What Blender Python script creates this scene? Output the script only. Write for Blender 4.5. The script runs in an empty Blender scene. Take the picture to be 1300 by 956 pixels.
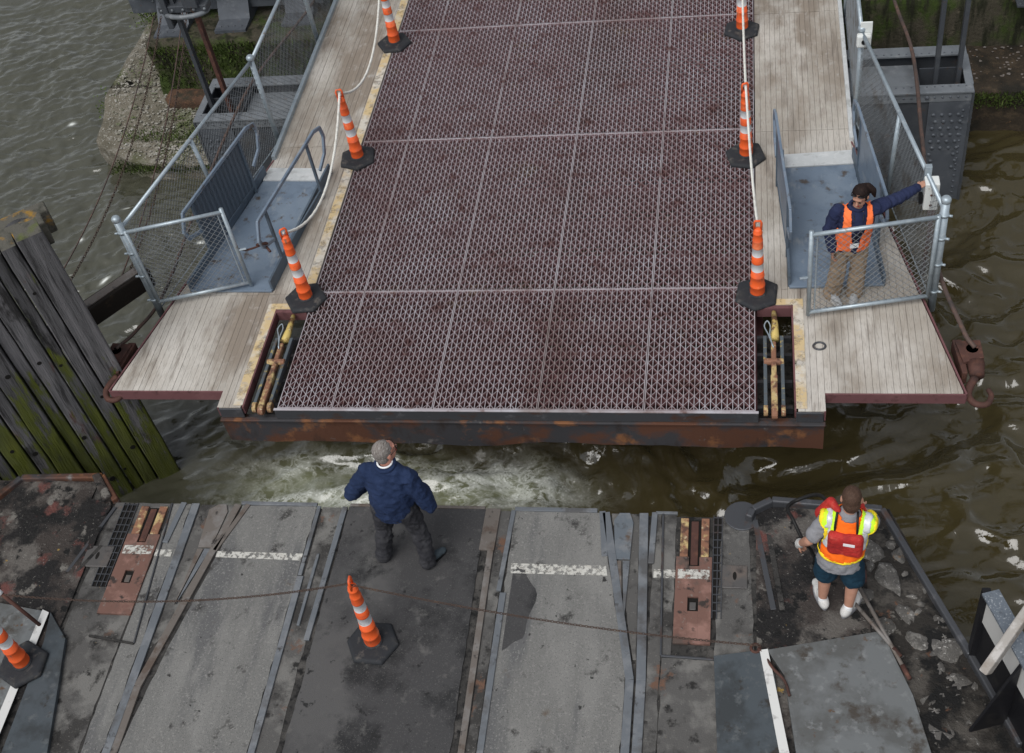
import bpy, math, random
import numpy as np
from mathutils import Vector, Matrix, Euler
random.seed(7); RNG = np.random.default_rng(7)
R = math.radians
scene = bpy.context.scene
col = scene.collection

# ------------------------------------------------------------------ camera
cd = bpy.data.cameras.new('camera'); cam = bpy.data.objects.new('camera', cd); col.objects.link(cam)
right = Vector((0.98236, 0.12479, -0.13918)); down = Vector((-0.00358, -0.73140, -0.68194))
fwd = right.cross(down).normalized(); down = fwd.cross(right).normalized()
cam.matrix_world = Matrix(((right.x, -down.x, -fwd.x, 2.4395), (right.y, -down.y, -fwd.y, -8.0677),
                           (right.z, -down.z, -fwd.z, 9.6585), (0, 0, 0, 1)))
cd.sensor_width = 36; cd.lens = 44.355; cd.shift_y = -45/1300; cd.clip_end = 3000
scene.camera = cam

# ------------------------------------------------------------------ sky, sun, exposure (overcast)
SUN_EL, SUN_AZ = R(58), R(205)          # azimuth from +Y clockwise
w = bpy.data.worlds.new('World'); scene.world = w; w.use_nodes = True
nt = w.node_tree; bgn = nt.nodes['Background']
sky = nt.nodes.new('ShaderNodeTexSky'); sky.sky_type = 'NISHITA'; sky.sun_disc = False
sky.sun_elevation = SUN_EL; sky.sun_rotation = SUN_AZ; sky.dust_density = 1.5; sky.air_density = 1.0; sky.ozone_density = 1.0
hs = nt.nodes.new('ShaderNodeHueSaturation'); hs.inputs['Saturation'].default_value = 0.28
nt.links.new(sky.outputs[0], hs.inputs['Color']); nt.links.new(hs.outputs[0], bgn.inputs['Color'])
bgn.inputs['Strength'].default_value = 0.088
sl = bpy.data.lights.new('sun', 'SUN'); sl.energy = 1.5; sl.angle = R(42); sl.color = (1, .985, .96)
so = bpy.data.objects.new('sun', sl); col.objects.link(so)
sd = Vector((math.sin(SUN_AZ)*math.cos(SUN_EL), math.cos(SUN_AZ)*math.cos(SUN_EL), math.sin(SUN_EL)))
so.rotation_euler = sd.to_track_quat('Z', 'Y').to_euler()
vs = scene.view_settings; vs.view_transform = 'Standard'; vs.look = 'None'; vs.exposure = 0.58; vs.gamma = 1; vs.use_curve_mapping = False

# ------------------------------------------------------------------ materials
def s2l(r, g, b):
    return tuple(((c/255)/12.92 if c/255 <= .04045 else ((c/255+.055)/1.055)**2.4) for c in (r, g, b))
def mat(name, base, layers=(), rough=.7, metal=0., bump=None, spec=.2, rnd=0., alpha=None, rough_noise=0., coat=0., world=False):
    """layers: (colour, scale, lo, hi, stretch, detail)"""
    m = bpy.data.materials.new(name); m.use_nodes = True; n = m.node_tree.nodes; L = m.node_tree.links
    b = n['Principled BSDF']; tc = n.new('ShaderNodeTexCoord'); ge = n.new('ShaderNodeNewGeometry'); CO = ge.outputs['Position'] if world else tc.outputs['Object']
    b.inputs['Roughness'].default_value = rough; b.inputs['Metallic'].default_value = metal
    b.inputs['Specular IOR Level'].default_value = spec
    if coat: b.inputs['Coat Weight'].default_value = coat
    rgb = n.new('ShaderNodeRGB'); rgb.outputs[0].default_value = (*base, 1); cur = rgb.outputs[0]
    for i, ly in enumerate(layers):
        c, sc, lo, hi = ly[:4]; st = ly[4] if len(ly) > 4 else (1, 1, 1); de = ly[5] if len(ly) > 5 else 6
        mp = n.new('ShaderNodeMapping'); mp.inputs['Scale'].default_value = st; mp.inputs['Location'].default_value = (i*3.7+.3, i*1.9, i*2.3)
        no = n.new('ShaderNodeTexNoise'); no.inputs['Scale'].default_value = sc; no.inputs['Detail'].default_value = de; no.inputs['Roughness'].default_value = .62
        mr = n.new('ShaderNodeMapRange'); mr.inputs['From Min'].default_value = lo; mr.inputs['From Max'].default_value = hi
        mx = n.new('ShaderNodeMix'); mx.data_type = 'RGBA'; mx.inputs['B'].default_value = (*c, 1)
        L.new(CO, mp.inputs['Vector']); L.new(mp.outputs[0], no.inputs['Vector']); L.new(no.outputs['Fac'], mr.inputs['Value'])
        L.new(mr.outputs[0], mx.inputs['Factor']); L.new(cur, mx.inputs['A']); cur = mx.outputs['Result']
        if i == 0 and rough_noise:
            r2 = n.new('ShaderNodeMapRange'); r2.inputs['To Min'].default_value = rough-rough_noise; r2.inputs['To Max'].default_value = rough+rough_noise
            L.new(no.outputs['Fac'], r2.inputs['Value']); L.new(r2.outputs[0], b.inputs['Roughness'])
    if rnd:
        oi = n.new('ShaderNodeObjectInfo'); mr = n.new('ShaderNodeMapRange'); mr.inputs['To Min'].default_value = 1-rnd; mr.inputs['To Max'].default_value = 1+rnd
        hv = n.new('ShaderNodeHueSaturation'); L.new(oi.outputs['Random'], mr.inputs['Value']); L.new(mr.outputs[0], hv.inputs['Value'])
        L.new(cur, hv.inputs['Color']); cur = hv.outputs[0]
    L.new(cur, b.inputs['Base Color'])
    if bump:
        no = n.new('ShaderNodeTexNoise'); no.inputs['Scale'].default_value = bump[0]; no.inputs['Detail'].default_value = 8; no.inputs['Roughness'].default_value = .65
        mp = n.new('ShaderNodeMapping'); mp.inputs['Scale'].default_value = bump[3] if len(bump) > 3 else (1, 1, 1)
        bp = n.new('ShaderNodeBump'); bp.inputs['Strength'].default_value = bump[1]; bp.inputs['Distance'].default_value = bump[2]
        L.new(tc.outputs['Object'], mp.inputs['Vector']); L.new(mp.outputs[0], no.inputs['Vector']); L.new(no.outputs['Fac'], bp.inputs['Height']); L.new(bp.outputs[0], b.inputs['Normal'])
    if alpha:      # worn paint / perforated sheet: (scale, lo, hi)
        no = n.new('ShaderNodeTexNoise'); no.inputs['Scale'].default_value = alpha[0]; no.inputs['Detail'].default_value = 8; no.inputs['Roughness'].default_value = .7
        mr = n.new('ShaderNodeMapRange'); mr.inputs['From Min'].default_value = alpha[1]; mr.inputs['From Max'].default_value = alpha[2]
        L.new(tc.outputs['Object'], no.inputs['Vector']); L.new(no.outputs['Fac'], mr.inputs['Value']); L.new(mr.outputs[0], b.inputs['Alpha'])
    return m

BLACK = (.012, .012, .012)
M = {}
M['steel_top'] = mat('worn_steel', (.4, .37, .39), [((.3, .25, .25), .8, .5, .66), ((.46, .45, .48), 1.3, .54, .66), ((.17, .11, .1), 5, .54, .68), ((.2, .155, .14), .45, .57, .7, (1, .4, 1))], .5, .1, world=True)
M['steel_side'] = mat('maroon_bar', (.2, .1, .105), [((.25, .135, .14), 6, .48, .66), ((.12, .068, .062), .5, .53, .66, (1, .45, 1)), ((.22, .135, .1), 2.3, .62, .7)], .5, .05, world=True)
M['maroon'] = mat('maroon_steel', (.16, .075, .078), [((.2, .1, .1), 3, .5, .7), ((.06, .03, .03), 8, .55, .75)], .55, .1, (40, .25, .004))
M['plank'] = mat('weathered_plank', (.36, .325, .28),
                 [((.46, .43, .385), .5, .46, .58, (1, .8, 1)), ((.25, .21, .17), .6, .5, .62, (1.4, .6, 1)), ((.52, .49, .445), .7, .51, .62, (1.3, .7, 1)), ((.2, .17, .142), 2.9, .56, .72, (2.4, .35, 1)), ((.4, .375, .34), 9, .58, .74, (1, .6, 1)), ((.2, .175, .15), 30, .54, .72, (4, .25, 1))],
                 .78, 0, (60, .5, .005, (2, .5, 1)), .3, .05)
M['paint_yellow'] = mat('yellow_paint', (.55, .42, .23), [((.56, .52, .45), 3, .46, .58), ((.42, .36, .29), 14, .52, .66)], .7, 0, (50, .3, .003), .4, 0, (6, .36, .5))
M['paint_white'] = mat('white_paint', (.5, .49, .45), [((.4, .38, .34), 14, .5, .7)], .7, 0, None, .4, 0, (22, .43, .53))
M['fascia'] = mat('dark_steel', (.075, .078, .085), [((.1, .05, .03), 2.5, .56, .7, (1, 1, 2)), ((.16, .16, .17), 5, .6, .75)], .42, .35, (30, .2, .004))
M['fascia_rust'] = mat('rusted_steel', (.11, .052, .034), [((.055, .054, .058), 1.1, .46, .54, (1, 1, 1.4)), ((.23, .105, .05), 2.6, .57, .66), ((.16, .15, .145), 4, .64, .7), ((.04, .03, .026), 5, .55, .72, (1, 1, .5))], .6, .2, (26, .4, .006))
M['rust'] = mat('rust', (.085, .042, .034), [((.14, .065, .045), 9, .5, .7), ((.04, .025, .022), 5, .5, .7)], .75, .1, (50, .5, .006))
M['rust_yellow'] = mat('rust_yellow', (.24, .12, .075), [((.5, .38, .18), 6, .5, .6), ((.11, .06, .045), 11, .52, .64), ((.55, .47, .3), 15, .6, .7)], .65, .1, (50, .5, .005))
M['yellow_steel'] = mat('yellow_steel', (.55, .42, .14), [((.14, .075, .045), 9, .5, .6), ((.62, .55, .32), 16, .56, .7)], .6, .1, (60, .4, .003))
M['blue_steel_worn'] = mat('worn_blue_steel', (.11, .13, .145), [((.45, .36, .14), 12, .56, .66), ((.12, .08, .05), 8, .55, .7)], .5, .3)
M['ramp_blue'] = mat('blue_grey_paint', (.165, .215, .28), [((.2, .25, .31), 2, .45, .65), ((.12, .16, .215), 5, .5, .7), ((.27, .3, .33), 9, .58, .7, (1, .4, 1)), ((.09, .075, .065), 5, .6, .68), ((.13, .06, .035), 14, .68, .73)], .42, .15, (8, .3, .02), .5)
M['ramp_dark'] = mat('dark_blue_grey', (.1, .13, .165), [((.07, .09, .11), 5, .5, .7)], .5, .15)
M['galv'] = mat('galvanised_steel', (.36, .42, .46), [((.28, .33, .37), 6, .5, .7), ((.45, .5, .53), 20, .5, .7), ((.25, .17, .1), 13, .64, .74)], .42, .45)
M['galv_sheet'] = mat('galvanised_sheet', (.58, .6, .6), [((.42, .43, .42), 5, .52, .65), ((.68, .69, .69), 12, .5, .7)], .4, .15, (120, .3, .002))
M['wire'] = mat('fence_wire', (.24, .255, .265), [((.12, .1, .08), 4, .5, .7)], .5, .5)
M['girder'] = mat('grey_girder_paint', (.17, .185, .2), [((.12, .13, .14), 2.4, .45, .65), ((.24, .25, .26), 6, .55, .72), ((.16, .085, .05), 11, .66, .74)], .5, .15, (60, .15, .003))
M['girder_mid'] = mat('slate_girder_paint', (.095, .105, .12), [((.07, .078, .09), 2.4, .45, .65), ((.14, .15, .165), 6, .55, .72), ((.14, .075, .05), 11, .66, .74)], .5, .15, (60, .15, .003))
M['girder_dark'] = mat('dark_grey_paint', (.06, .066, .075), [((.09, .095, .1), 3, .5, .7), ((.1, .06, .04), 6, .62, .74)], .5, .15)
M['concrete_pier'] = mat('pier_concrete', (.15, .135, .105), [((.3, .285, .25), 7, .5, .68), ((.11, .1, .075), 2.5, .48, .62), ((.07, .085, .03), 1.1, .5, .64), ((.4, .39, .36), 34, .58, .7)], .92, 0, (30, .9, .03))
M['concrete_moss'] = mat('mossy_concrete', (.06, .053, .038), [((.04, .06, .014), 1.6, .46, .58), ((.02, .021, .012), 3.5, .47, .6, (2, 2, .4)), ((.1, .085, .06), 6, .58, .7)], .92, 0, (22, .8, .03))
M['ledge'] = mat('wet_ledge', (.04, .031, .022), [((.075, .055, .036), 7, .5, .64), ((.02, .018, .014), 2, .48, .6), ((.13, .075, .04), 16, .64, .7)], .8, 0, (35, .8, .02))
M['soil'] = mat('leaf_soil', (.085, .05, .034), [((.15, .08, .045), 12, .5, .65), ((.04, .035, .025), 3, .5, .65)], .95, 0, (35, .8, .02))
M['moss'] = mat('moss_grass', (.065, .1, .022), [((.11, .15, .035), 5, .45, .65), ((.03, .045, .012), 2, .5, .68)], .8, 0, None, .3)
M['shell'] = mat('shell_stone', (.25, .235, .2), [((.14, .13, .1), 3, .45, .6), ((.36, .35, .32), 9, .5, .62), ((.085, .1, .04), 1.5, .5, .62)], .85, 0, None, .4, .0)
def timber_mat(name, moss_lo, moss_hi, zc):
    m = mat(name, (.085, .083, .086), [((.135, .13, .135), 7, .47, .6, (1.4, 1.4, .1)), ((.03, .029, .03), 11, .52, .62, (1.6, 1.6, .1)), ((.02, .019, .019), 2.6, .57, .64, (1, 1, .4)), ((.085, .05, .045), 3, .64, .7, (1, 1, .4))], .85, 0, (30, 1., .016, (2, 2, .16)), .4, .2)
    n = m.node_tree.nodes; L = m.node_tree.links; b = n['Principled BSDF']; src = b.inputs['Base Color'].links[0].from_socket
    tc = n.new('ShaderNodeTexCoord'); sp = n.new('ShaderNodeSeparateXYZ'); no = n.new('ShaderNodeTexNoise'); mp = n.new('ShaderNodeMapping'); mp.inputs['Scale'].default_value = (1.6, 1.6, .35)
    no.inputs['Scale'].default_value = 4.5; no.inputs['Detail'].default_value = 10; no.inputs['Roughness'].default_value = .72
    L.new(tc.outputs['Object'], mp.inputs[0]); L.new(mp.outputs[0], no.inputs['Vector']); L.new(tc.outputs['Object'], sp.inputs[0])
    zr = n.new('ShaderNodeMapRange'); zr.inputs['From Min'].default_value = zc+.9; zr.inputs['From Max'].default_value = zc-.9; zr.inputs['To Min'].default_value = -.14; zr.inputs['To Max'].default_value = .13; L.new(sp.outputs['Z'], zr.inputs['Value'])
    ad = n.new('ShaderNodeMath'); L.new(no.outputs['Fac'], ad.inputs[0]); L.new(zr.outputs[0], ad.inputs[1])      # algae grows thicker towards the tide line
    mr = n.new('ShaderNodeMapRange'); mr.inputs['From Min'].default_value = moss_lo; mr.inputs['From Max'].default_value = moss_hi; mr.inputs['To Max'].default_value = .88; L.new(ad.outputs[0], mr.inputs['Value'])
    n2 = n.new('ShaderNodeTexNoise'); n2.inputs['Scale'].default_value = 9; L.new(mp.outputs[0], n2.inputs['Vector'])
    gm = n.new('ShaderNodeMix'); gm.data_type = 'RGBA'; gm.inputs['A'].default_value = (.03, .038, .006, 1); gm.inputs['B'].default_value = (.13, .15, .008, 1); L.new(n2.outputs['Fac'], gm.inputs['Factor'])
    mx = n.new('ShaderNodeMix'); mx.data_type = 'RGBA'; L.new(mr.outputs[0], mx.inputs['Factor']); L.new(src, mx.inputs['A']); L.new(gm.outputs['Result'], mx.inputs['B']); L.new(mx.outputs['Result'], b.inputs['Base Color'])
    return m
M['timber'] = timber_mat('weathered_timber', .5, .57, -.5)
M['timber_green'] = timber_mat('mossy_timber', .45, .52, .0)
M['timber_top'] = mat('lichen_timber', (.1, .095, .08), [((.28, .16, .03), 4, .56, .64), ((.05, .05, .04), 8, .5, .66), ((.1, .12, .03), 3, .55, .7)], .9, 0, (35, .8, .012))
M['timber_dark'] = mat('creosoted_timber', (.02, .016, .013), [((.07, .05, .03), 5, .58, .72, (1, .3, 1))], .8, 0, (30, .6, .01))
M['orange'] = mat('cone_orange', (.8, .115, .022), [((.62, .1, .035), 7, .52, .66), ((.25, .1, .055), 14, .6, .68, (1, 1, .3)), ((.85, .22, .09), 4, .58, .68)], .5, 0, (12, .3, .01), .5, .07, world=True)
M['cone_white'] = mat('reflective_white', (.8, .81, .82), [((.5, .48, .45), 11, .58, .7)], .4, world=True)
M['rubber'] = mat('black_rubber', (.028, .03, .034), [((.045, .045, .045), 8, .5, .7), ((.1, .092, .084), 9, .56, .68)], .7, 0, (60, .5, .006), world=True)
M['rope'] = mat('white_rope', (.7, .69, .64), [((.5, .48, .43), 12, .5, .7)], .85)
M['chain'] = mat('rusty_chain', (.085, .06, .05), [((.12, .08, .06), 12, .5, .65)], .7, .3)
# ferry deck
M['asphalt_dark'] = mat('dark_deck_coating', (.056, .055, .056), [((.09, .088, .087), .9, .48, .6), ((.028, .028, .029), 1.7, .52, .62), ((.1, .098, .094), 80, .57, .68), ((.17, .17, .16), 30, .7, .75), ((.105, .102, .098), 5, .6, .7), ((.022, .022, .022), 9, .62, .68)], .8, 0, (140, .8, .006))
M['deck_grey'] = mat('worn_grey_deck', (.165, .163, .155), [((.2, .197, .187), 1.2, .47, .58, (1.6, .5, 1)), ((.115, .115, .115), 1.5, .51, .62, (2, .4, 1)), ((.05, .048, .046), 3.8, .6, .68), ((.25, .245, .232), 48, .54, .7), ((.07, .07, .07), 100, .56, .68), ((.035, .034, .033), 9, .66, .7), ((.11, .085, .065), 2.3, .68, .76)], .82, 0, (130, .8, .006))
M['deck_mid'] = mat('patched_deck', (.095, .092, .088), [((.165, .16, .15), 1.7, .49, .58), ((.045, .043, .041), 2.5, .5, .6), ((.025, .024, .023), 6, .58, .66), ((.16, .152, .14), 42, .6, .7), ((.14, .08, .055), 3, .62, .68), ((.32, .21, .06), 6, .71, .74)], .8, 0, (90, .9, .008))
M['deck_dirt'] = mat('deck_dirt', (.042, .04, .038), [((.085, .08, .074), 4, .5, .62), ((.014, .014, .014), 12, .5, .62), ((.11, .1, .09), 20, .64, .7)], .85, 0, (60, .9, .012))
M['deck_grime'] = mat('rusty_grimy_deck', (.05, .042, .038), [((.115, .105, .095), 1.5, .5, .58), ((.018, .017, .017), 2.2, .47, .56), ((.12, .05, .043), 2.4, .57, .64), ((.16, .15, .135), 4.5, .6, .66), ((.012, .012, .012), 7, .56, .62), ((.3, .2, .06), 6, .7, .73), ((.24, .23, .21), 45, .63, .7)], .75, 0, (30, 1., .022))
M['gutter'] = mat('gutter_crud', (.03, .027, .024), [((.075, .068, .06), 2.5, .5, .6), ((.012, .012, .012), 4, .48, .58), ((.13, .065, .04), 5, .62, .68), ((.15, .14, .125), 12, .62, .7)], .8, 0, (28, 1., .025))
M['deck_strip'] = mat('steel_strip', (.15, .163, .178), [((.2, .21, .222), 4, .48, .6), ((.11, .11, .112), 3, .52, .64), ((.06, .058, .056), 9, .6, .7)], .55, .3, (50, .4, .004))
M['strip_brown'] = mat('brown_steel_strip', (.15, .132, .118), [((.2, .188, .178), 4, .5, .62), ((.11, .085, .07), 5, .54, .66), ((.05, .045, .042), 8, .6, .68)], .6, .2, (50, .4, .004))
M['plate_red'] = mat('red_primer_plate', (.18, .1, .08), [((.29, .165, .135), 3, .5, .6), ((.115, .085, .072), 2.2, .5, .58), ((.05, .04, .036), 6, .56, .63), ((.22, .19, .17), 11, .62, .68)], .55, .2, (50, .3, .003))
M['plate_blue'] = mat('blue_grey_plate', (.14, .16, .18), [((.2, .21, .22), 4, .5, .62), ((.075, .075, .075), 5, .54, .64), ((.12, .09, .07), 3, .6, .68)], .5, .25, (60, .3, .003))
M['plate_grey'] = mat('steel_hatch', (.105, .1, .097), [((.15, .125, .11), 4, .5, .68), ((.05, .045, .045), 8, .56, .7)], .5, .3, (60, .3, .003))
M['tread'] = mat('tread_plate', (.18, .19, .192), [((.125, .128, .125), 1.6, .48, .6), ((.08, .07, .06), 4, .56, .66), ((.24, .25, .25), 9, .56, .68), ((.13, .08, .05), 7, .66, .71)], .45, .35, (160, .5, .004))
M['tread_dark'] = mat('dark_tread_plate', (.075, .088, .098), [((.05, .056, .06), 2.2, .5, .62), ((.11, .12, .125), 8, .57, .68), ((.04, .036, .032), 5, .6, .68)], .55, .2, (160, .5, .004))
for k_ in ('tread', 'tread_dark'):
    n_ = M[k_].node_tree.nodes; L_ = M[k_].node_tree.links; b_ = n_['Principled BSDF']; old = b_.inputs['Normal'].links[0].from_node
    tc_ = n_.new('ShaderNodeTexCoord'); hs_ = []
    for sg in (1, -1):
        mp_ = n_.new('ShaderNodeMapping'); mp_.inputs['Rotation'].default_value = (0, 0, sg*.785); mp_.inputs['Scale'].default_value = (30, 12, 1); vo_ = n_.new('ShaderNodeTexVoronoi'); vo_.inputs['Scale'].default_value = 1; vo_.inputs['Randomness'].default_value = 0
        L_.new(tc_.outputs['Object'], mp_.inputs[0]); L_.new(mp_.outputs[0], vo_.inputs['Vector']); hs_.append(vo_.outputs['Distance'])
    mn_ = n_.new('ShaderNodeMath'); mn_.operation = 'MINIMUM'; L_.new(hs_[0], mn_.inputs[0]); L_.new(hs_[1], mn_.inputs[1])
    mr_ = n_.new('ShaderNodeMapRange'); mr_.inputs['From Min'].default_value = .32; mr_.inputs['From Max'].default_value = .15; L_.new(mn_.outputs[0], mr_.inputs['Value'])
    bp_ = n_.new('ShaderNodeBump'); bp_.inputs['Strength'].default_value = .8; bp_.inputs['Distance'].default_value = .004; L_.new(mr_.outputs[0], bp_.inputs['Height']); L_.new(old.outputs[0], bp_.inputs['Normal']); L_.new(bp_.outputs[0], b_.inputs['Normal'])
M['white_line'] = mat('white_line', (.62, .62, .6), [((.35, .34, .33), 9, .58, .7)], .6)
M['chunk'] = mat('rough_concrete', (.09, .085, .078), [((.2, .19, .175), 9, .5, .62), ((.09, .085, .08), 4, .5, .64), ((.5, .49, .46), 40, .6, .7), ((.2, .12, .06), 5, .66, .72)], .9, 0, (45, .9, .02), .4, .2)
M['hull_black'] = mat('black_hull_paint', (.012, .012, .014), [((.03, .028, .026), 4, .55, .72)], .45, 0, (20, .2, .004))
M['white_ship'] = mat('white_ship_paint', (.5, .495, .475), [((.52, .5, .47), 2, .5, .66), ((.35, .26, .18), 5, .7, .78)], .5, 0, (14, .15, .004))
M['brace_beige'] = mat('dirty_beige_paint', (.33, .31, .285), [((.24, .2, .17), 4, .48, .6), ((.45, .43, .41), 9, .55, .66)], .55)
M['ship_grey'] = mat('speckled_grey_paint', (.12, .14, .165), [((.3, .32, .34), 55, .56, .64), ((.07, .08, .095), 20, .55, .7)], .6)
M['hole_shade'] = mat('recess_shade', (.012, .011, .01), (), .9)  # near-black colour stands for the shade inside holes, slots and channels
# people
M['skin'] = mat('skin', (.42, .22, .15), [((.47, .25, .18), 12, .45, .65)], .55, 0, None, .4)
M['skin_pink'] = mat('pink_skin', (.48, .22, .16), [((.52, .27, .2), 12, .45, .65)], .55, 0, None, .4)
M['navy'] = mat('navy_cloth', (.012, .024, .065), [((.02, .036, .09), 5, .45, .68)], .85, 0, (26, .5, .02), .25)
M['navy_sweat'] = mat('navy_sweatshirt', (.018, .024, .062), [((.026, .034, .08), 5, .45, .68)], .9, 0, (30, .5, .02), .2)
M['charcoal'] = mat('charcoal_cloth', (.032, .032, .037), [((.05, .05, .055), 6, .45, .6)], .9, 0, (26, .5, .02), .2)
M['khaki'] = mat('khaki_cloth', (.3, .225, .155), [((.24, .178, .122), 6, .45, .66)], .9, 0, (24, .6, .02), .2)
M['tee'] = mat('grey_marl', (.25, .25, .265), [((.2, .2, .215), 6, .45, .66)], .9, 0, (26, .5, .02), .2)
M['shorts'] = mat('teal_navy_cloth', (.01, .035, .06), [((.016, .05, .08), 6, .45, .66)], .85, 0, (26, .5, .02), .2)
M['vest_orange'] = mat('neon_orange', (.95, .16, .012), [((.85, .13, .01), 6, .5, .66)], .7, 0, (20, .4, .015), .2)
M['vest_coral'] = mat('neon_coral', (.95, .2, .06), [((.86, .15, .05), 6, .5, .66)], .7, 0, (20, .4, .015), .2)
M['vest_lime'] = mat('neon_lime', (.6, .95, .04), (), .7, 0, None, .2)
M['vest_yellow'] = mat('neon_yellow', (.95, .72, .03), (), .7, 0, None, .2)
M['silver'] = mat('silver_tape', (.62, .64, .66), [((.5, .52, .54), 20, .5, .7)], .35, .1)
M['red_pack'] = mat('red_nylon', (.48, .03, .025), [((.34, .02, .02), 5, .48, .62), ((.55, .07, .05), 12, .56, .66)], .65, 0, (14, .9, .03), .3)
M['shoe_white'] = mat('white_leather', (.55, .54, .52), [((.36, .35, .33), 18, .55, .7)], .6)
M['shoe_grey'] = mat('grey_trainer', (.4, .41, .42), [((.25, .24, .22), 25, .52, .66)], .6)
M['shoe_dark'] = mat('blue_grey_shoe', (.045, .06, .07), [((.07, .085, .1), 12, .5, .7)], .55)
M['hair_grey'] = mat('grey_hair', (.17, .15, .135), [((.3, .28, .265), 60, .45, .65, (3, .6, 1)), ((.09, .075, .065), 30, .52, .7, (3, .6, 1))], .75, 0, (120, .5, .004, (2, 1, .5)))
M['hair_brown'] = mat('brown_hair', (.06, .034, .023), [((.11, .065, .045), 60, .5, .68, (3, 1, 1))], .7, 0, (120, .5, .004, (2, 1, .5)))
M['hair_dark'] = mat('dark_hair', (.013, .007, .006), [((.03, .017, .012), 40, .52, .68, (3, 1, 1))], .75, 0, (120, .5, .004, (2, 1, .5)))
M['black'] = mat('black_plastic', (.012, .012, .013), (), .4)
M['hose'] = mat('black_hose', (.014, .014, .014), (), .5)
M['box_white'] = mat('white_enamel', (.66, .68, .66), [((.5, .5, .47), 7, .56, .7), ((.3, .2, .12), 14, .66, .75)], .4)
M['cable'] = mat('rusty_cable', (.1, .07, .06), [((.15, .09, .07), 10, .5, .65), ((.06, .05, .048), 4, .5, .68)], .7, .2)
M['grey_letter'] = mat('grey_print', (.16, .17, .22), (), .9)

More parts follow.
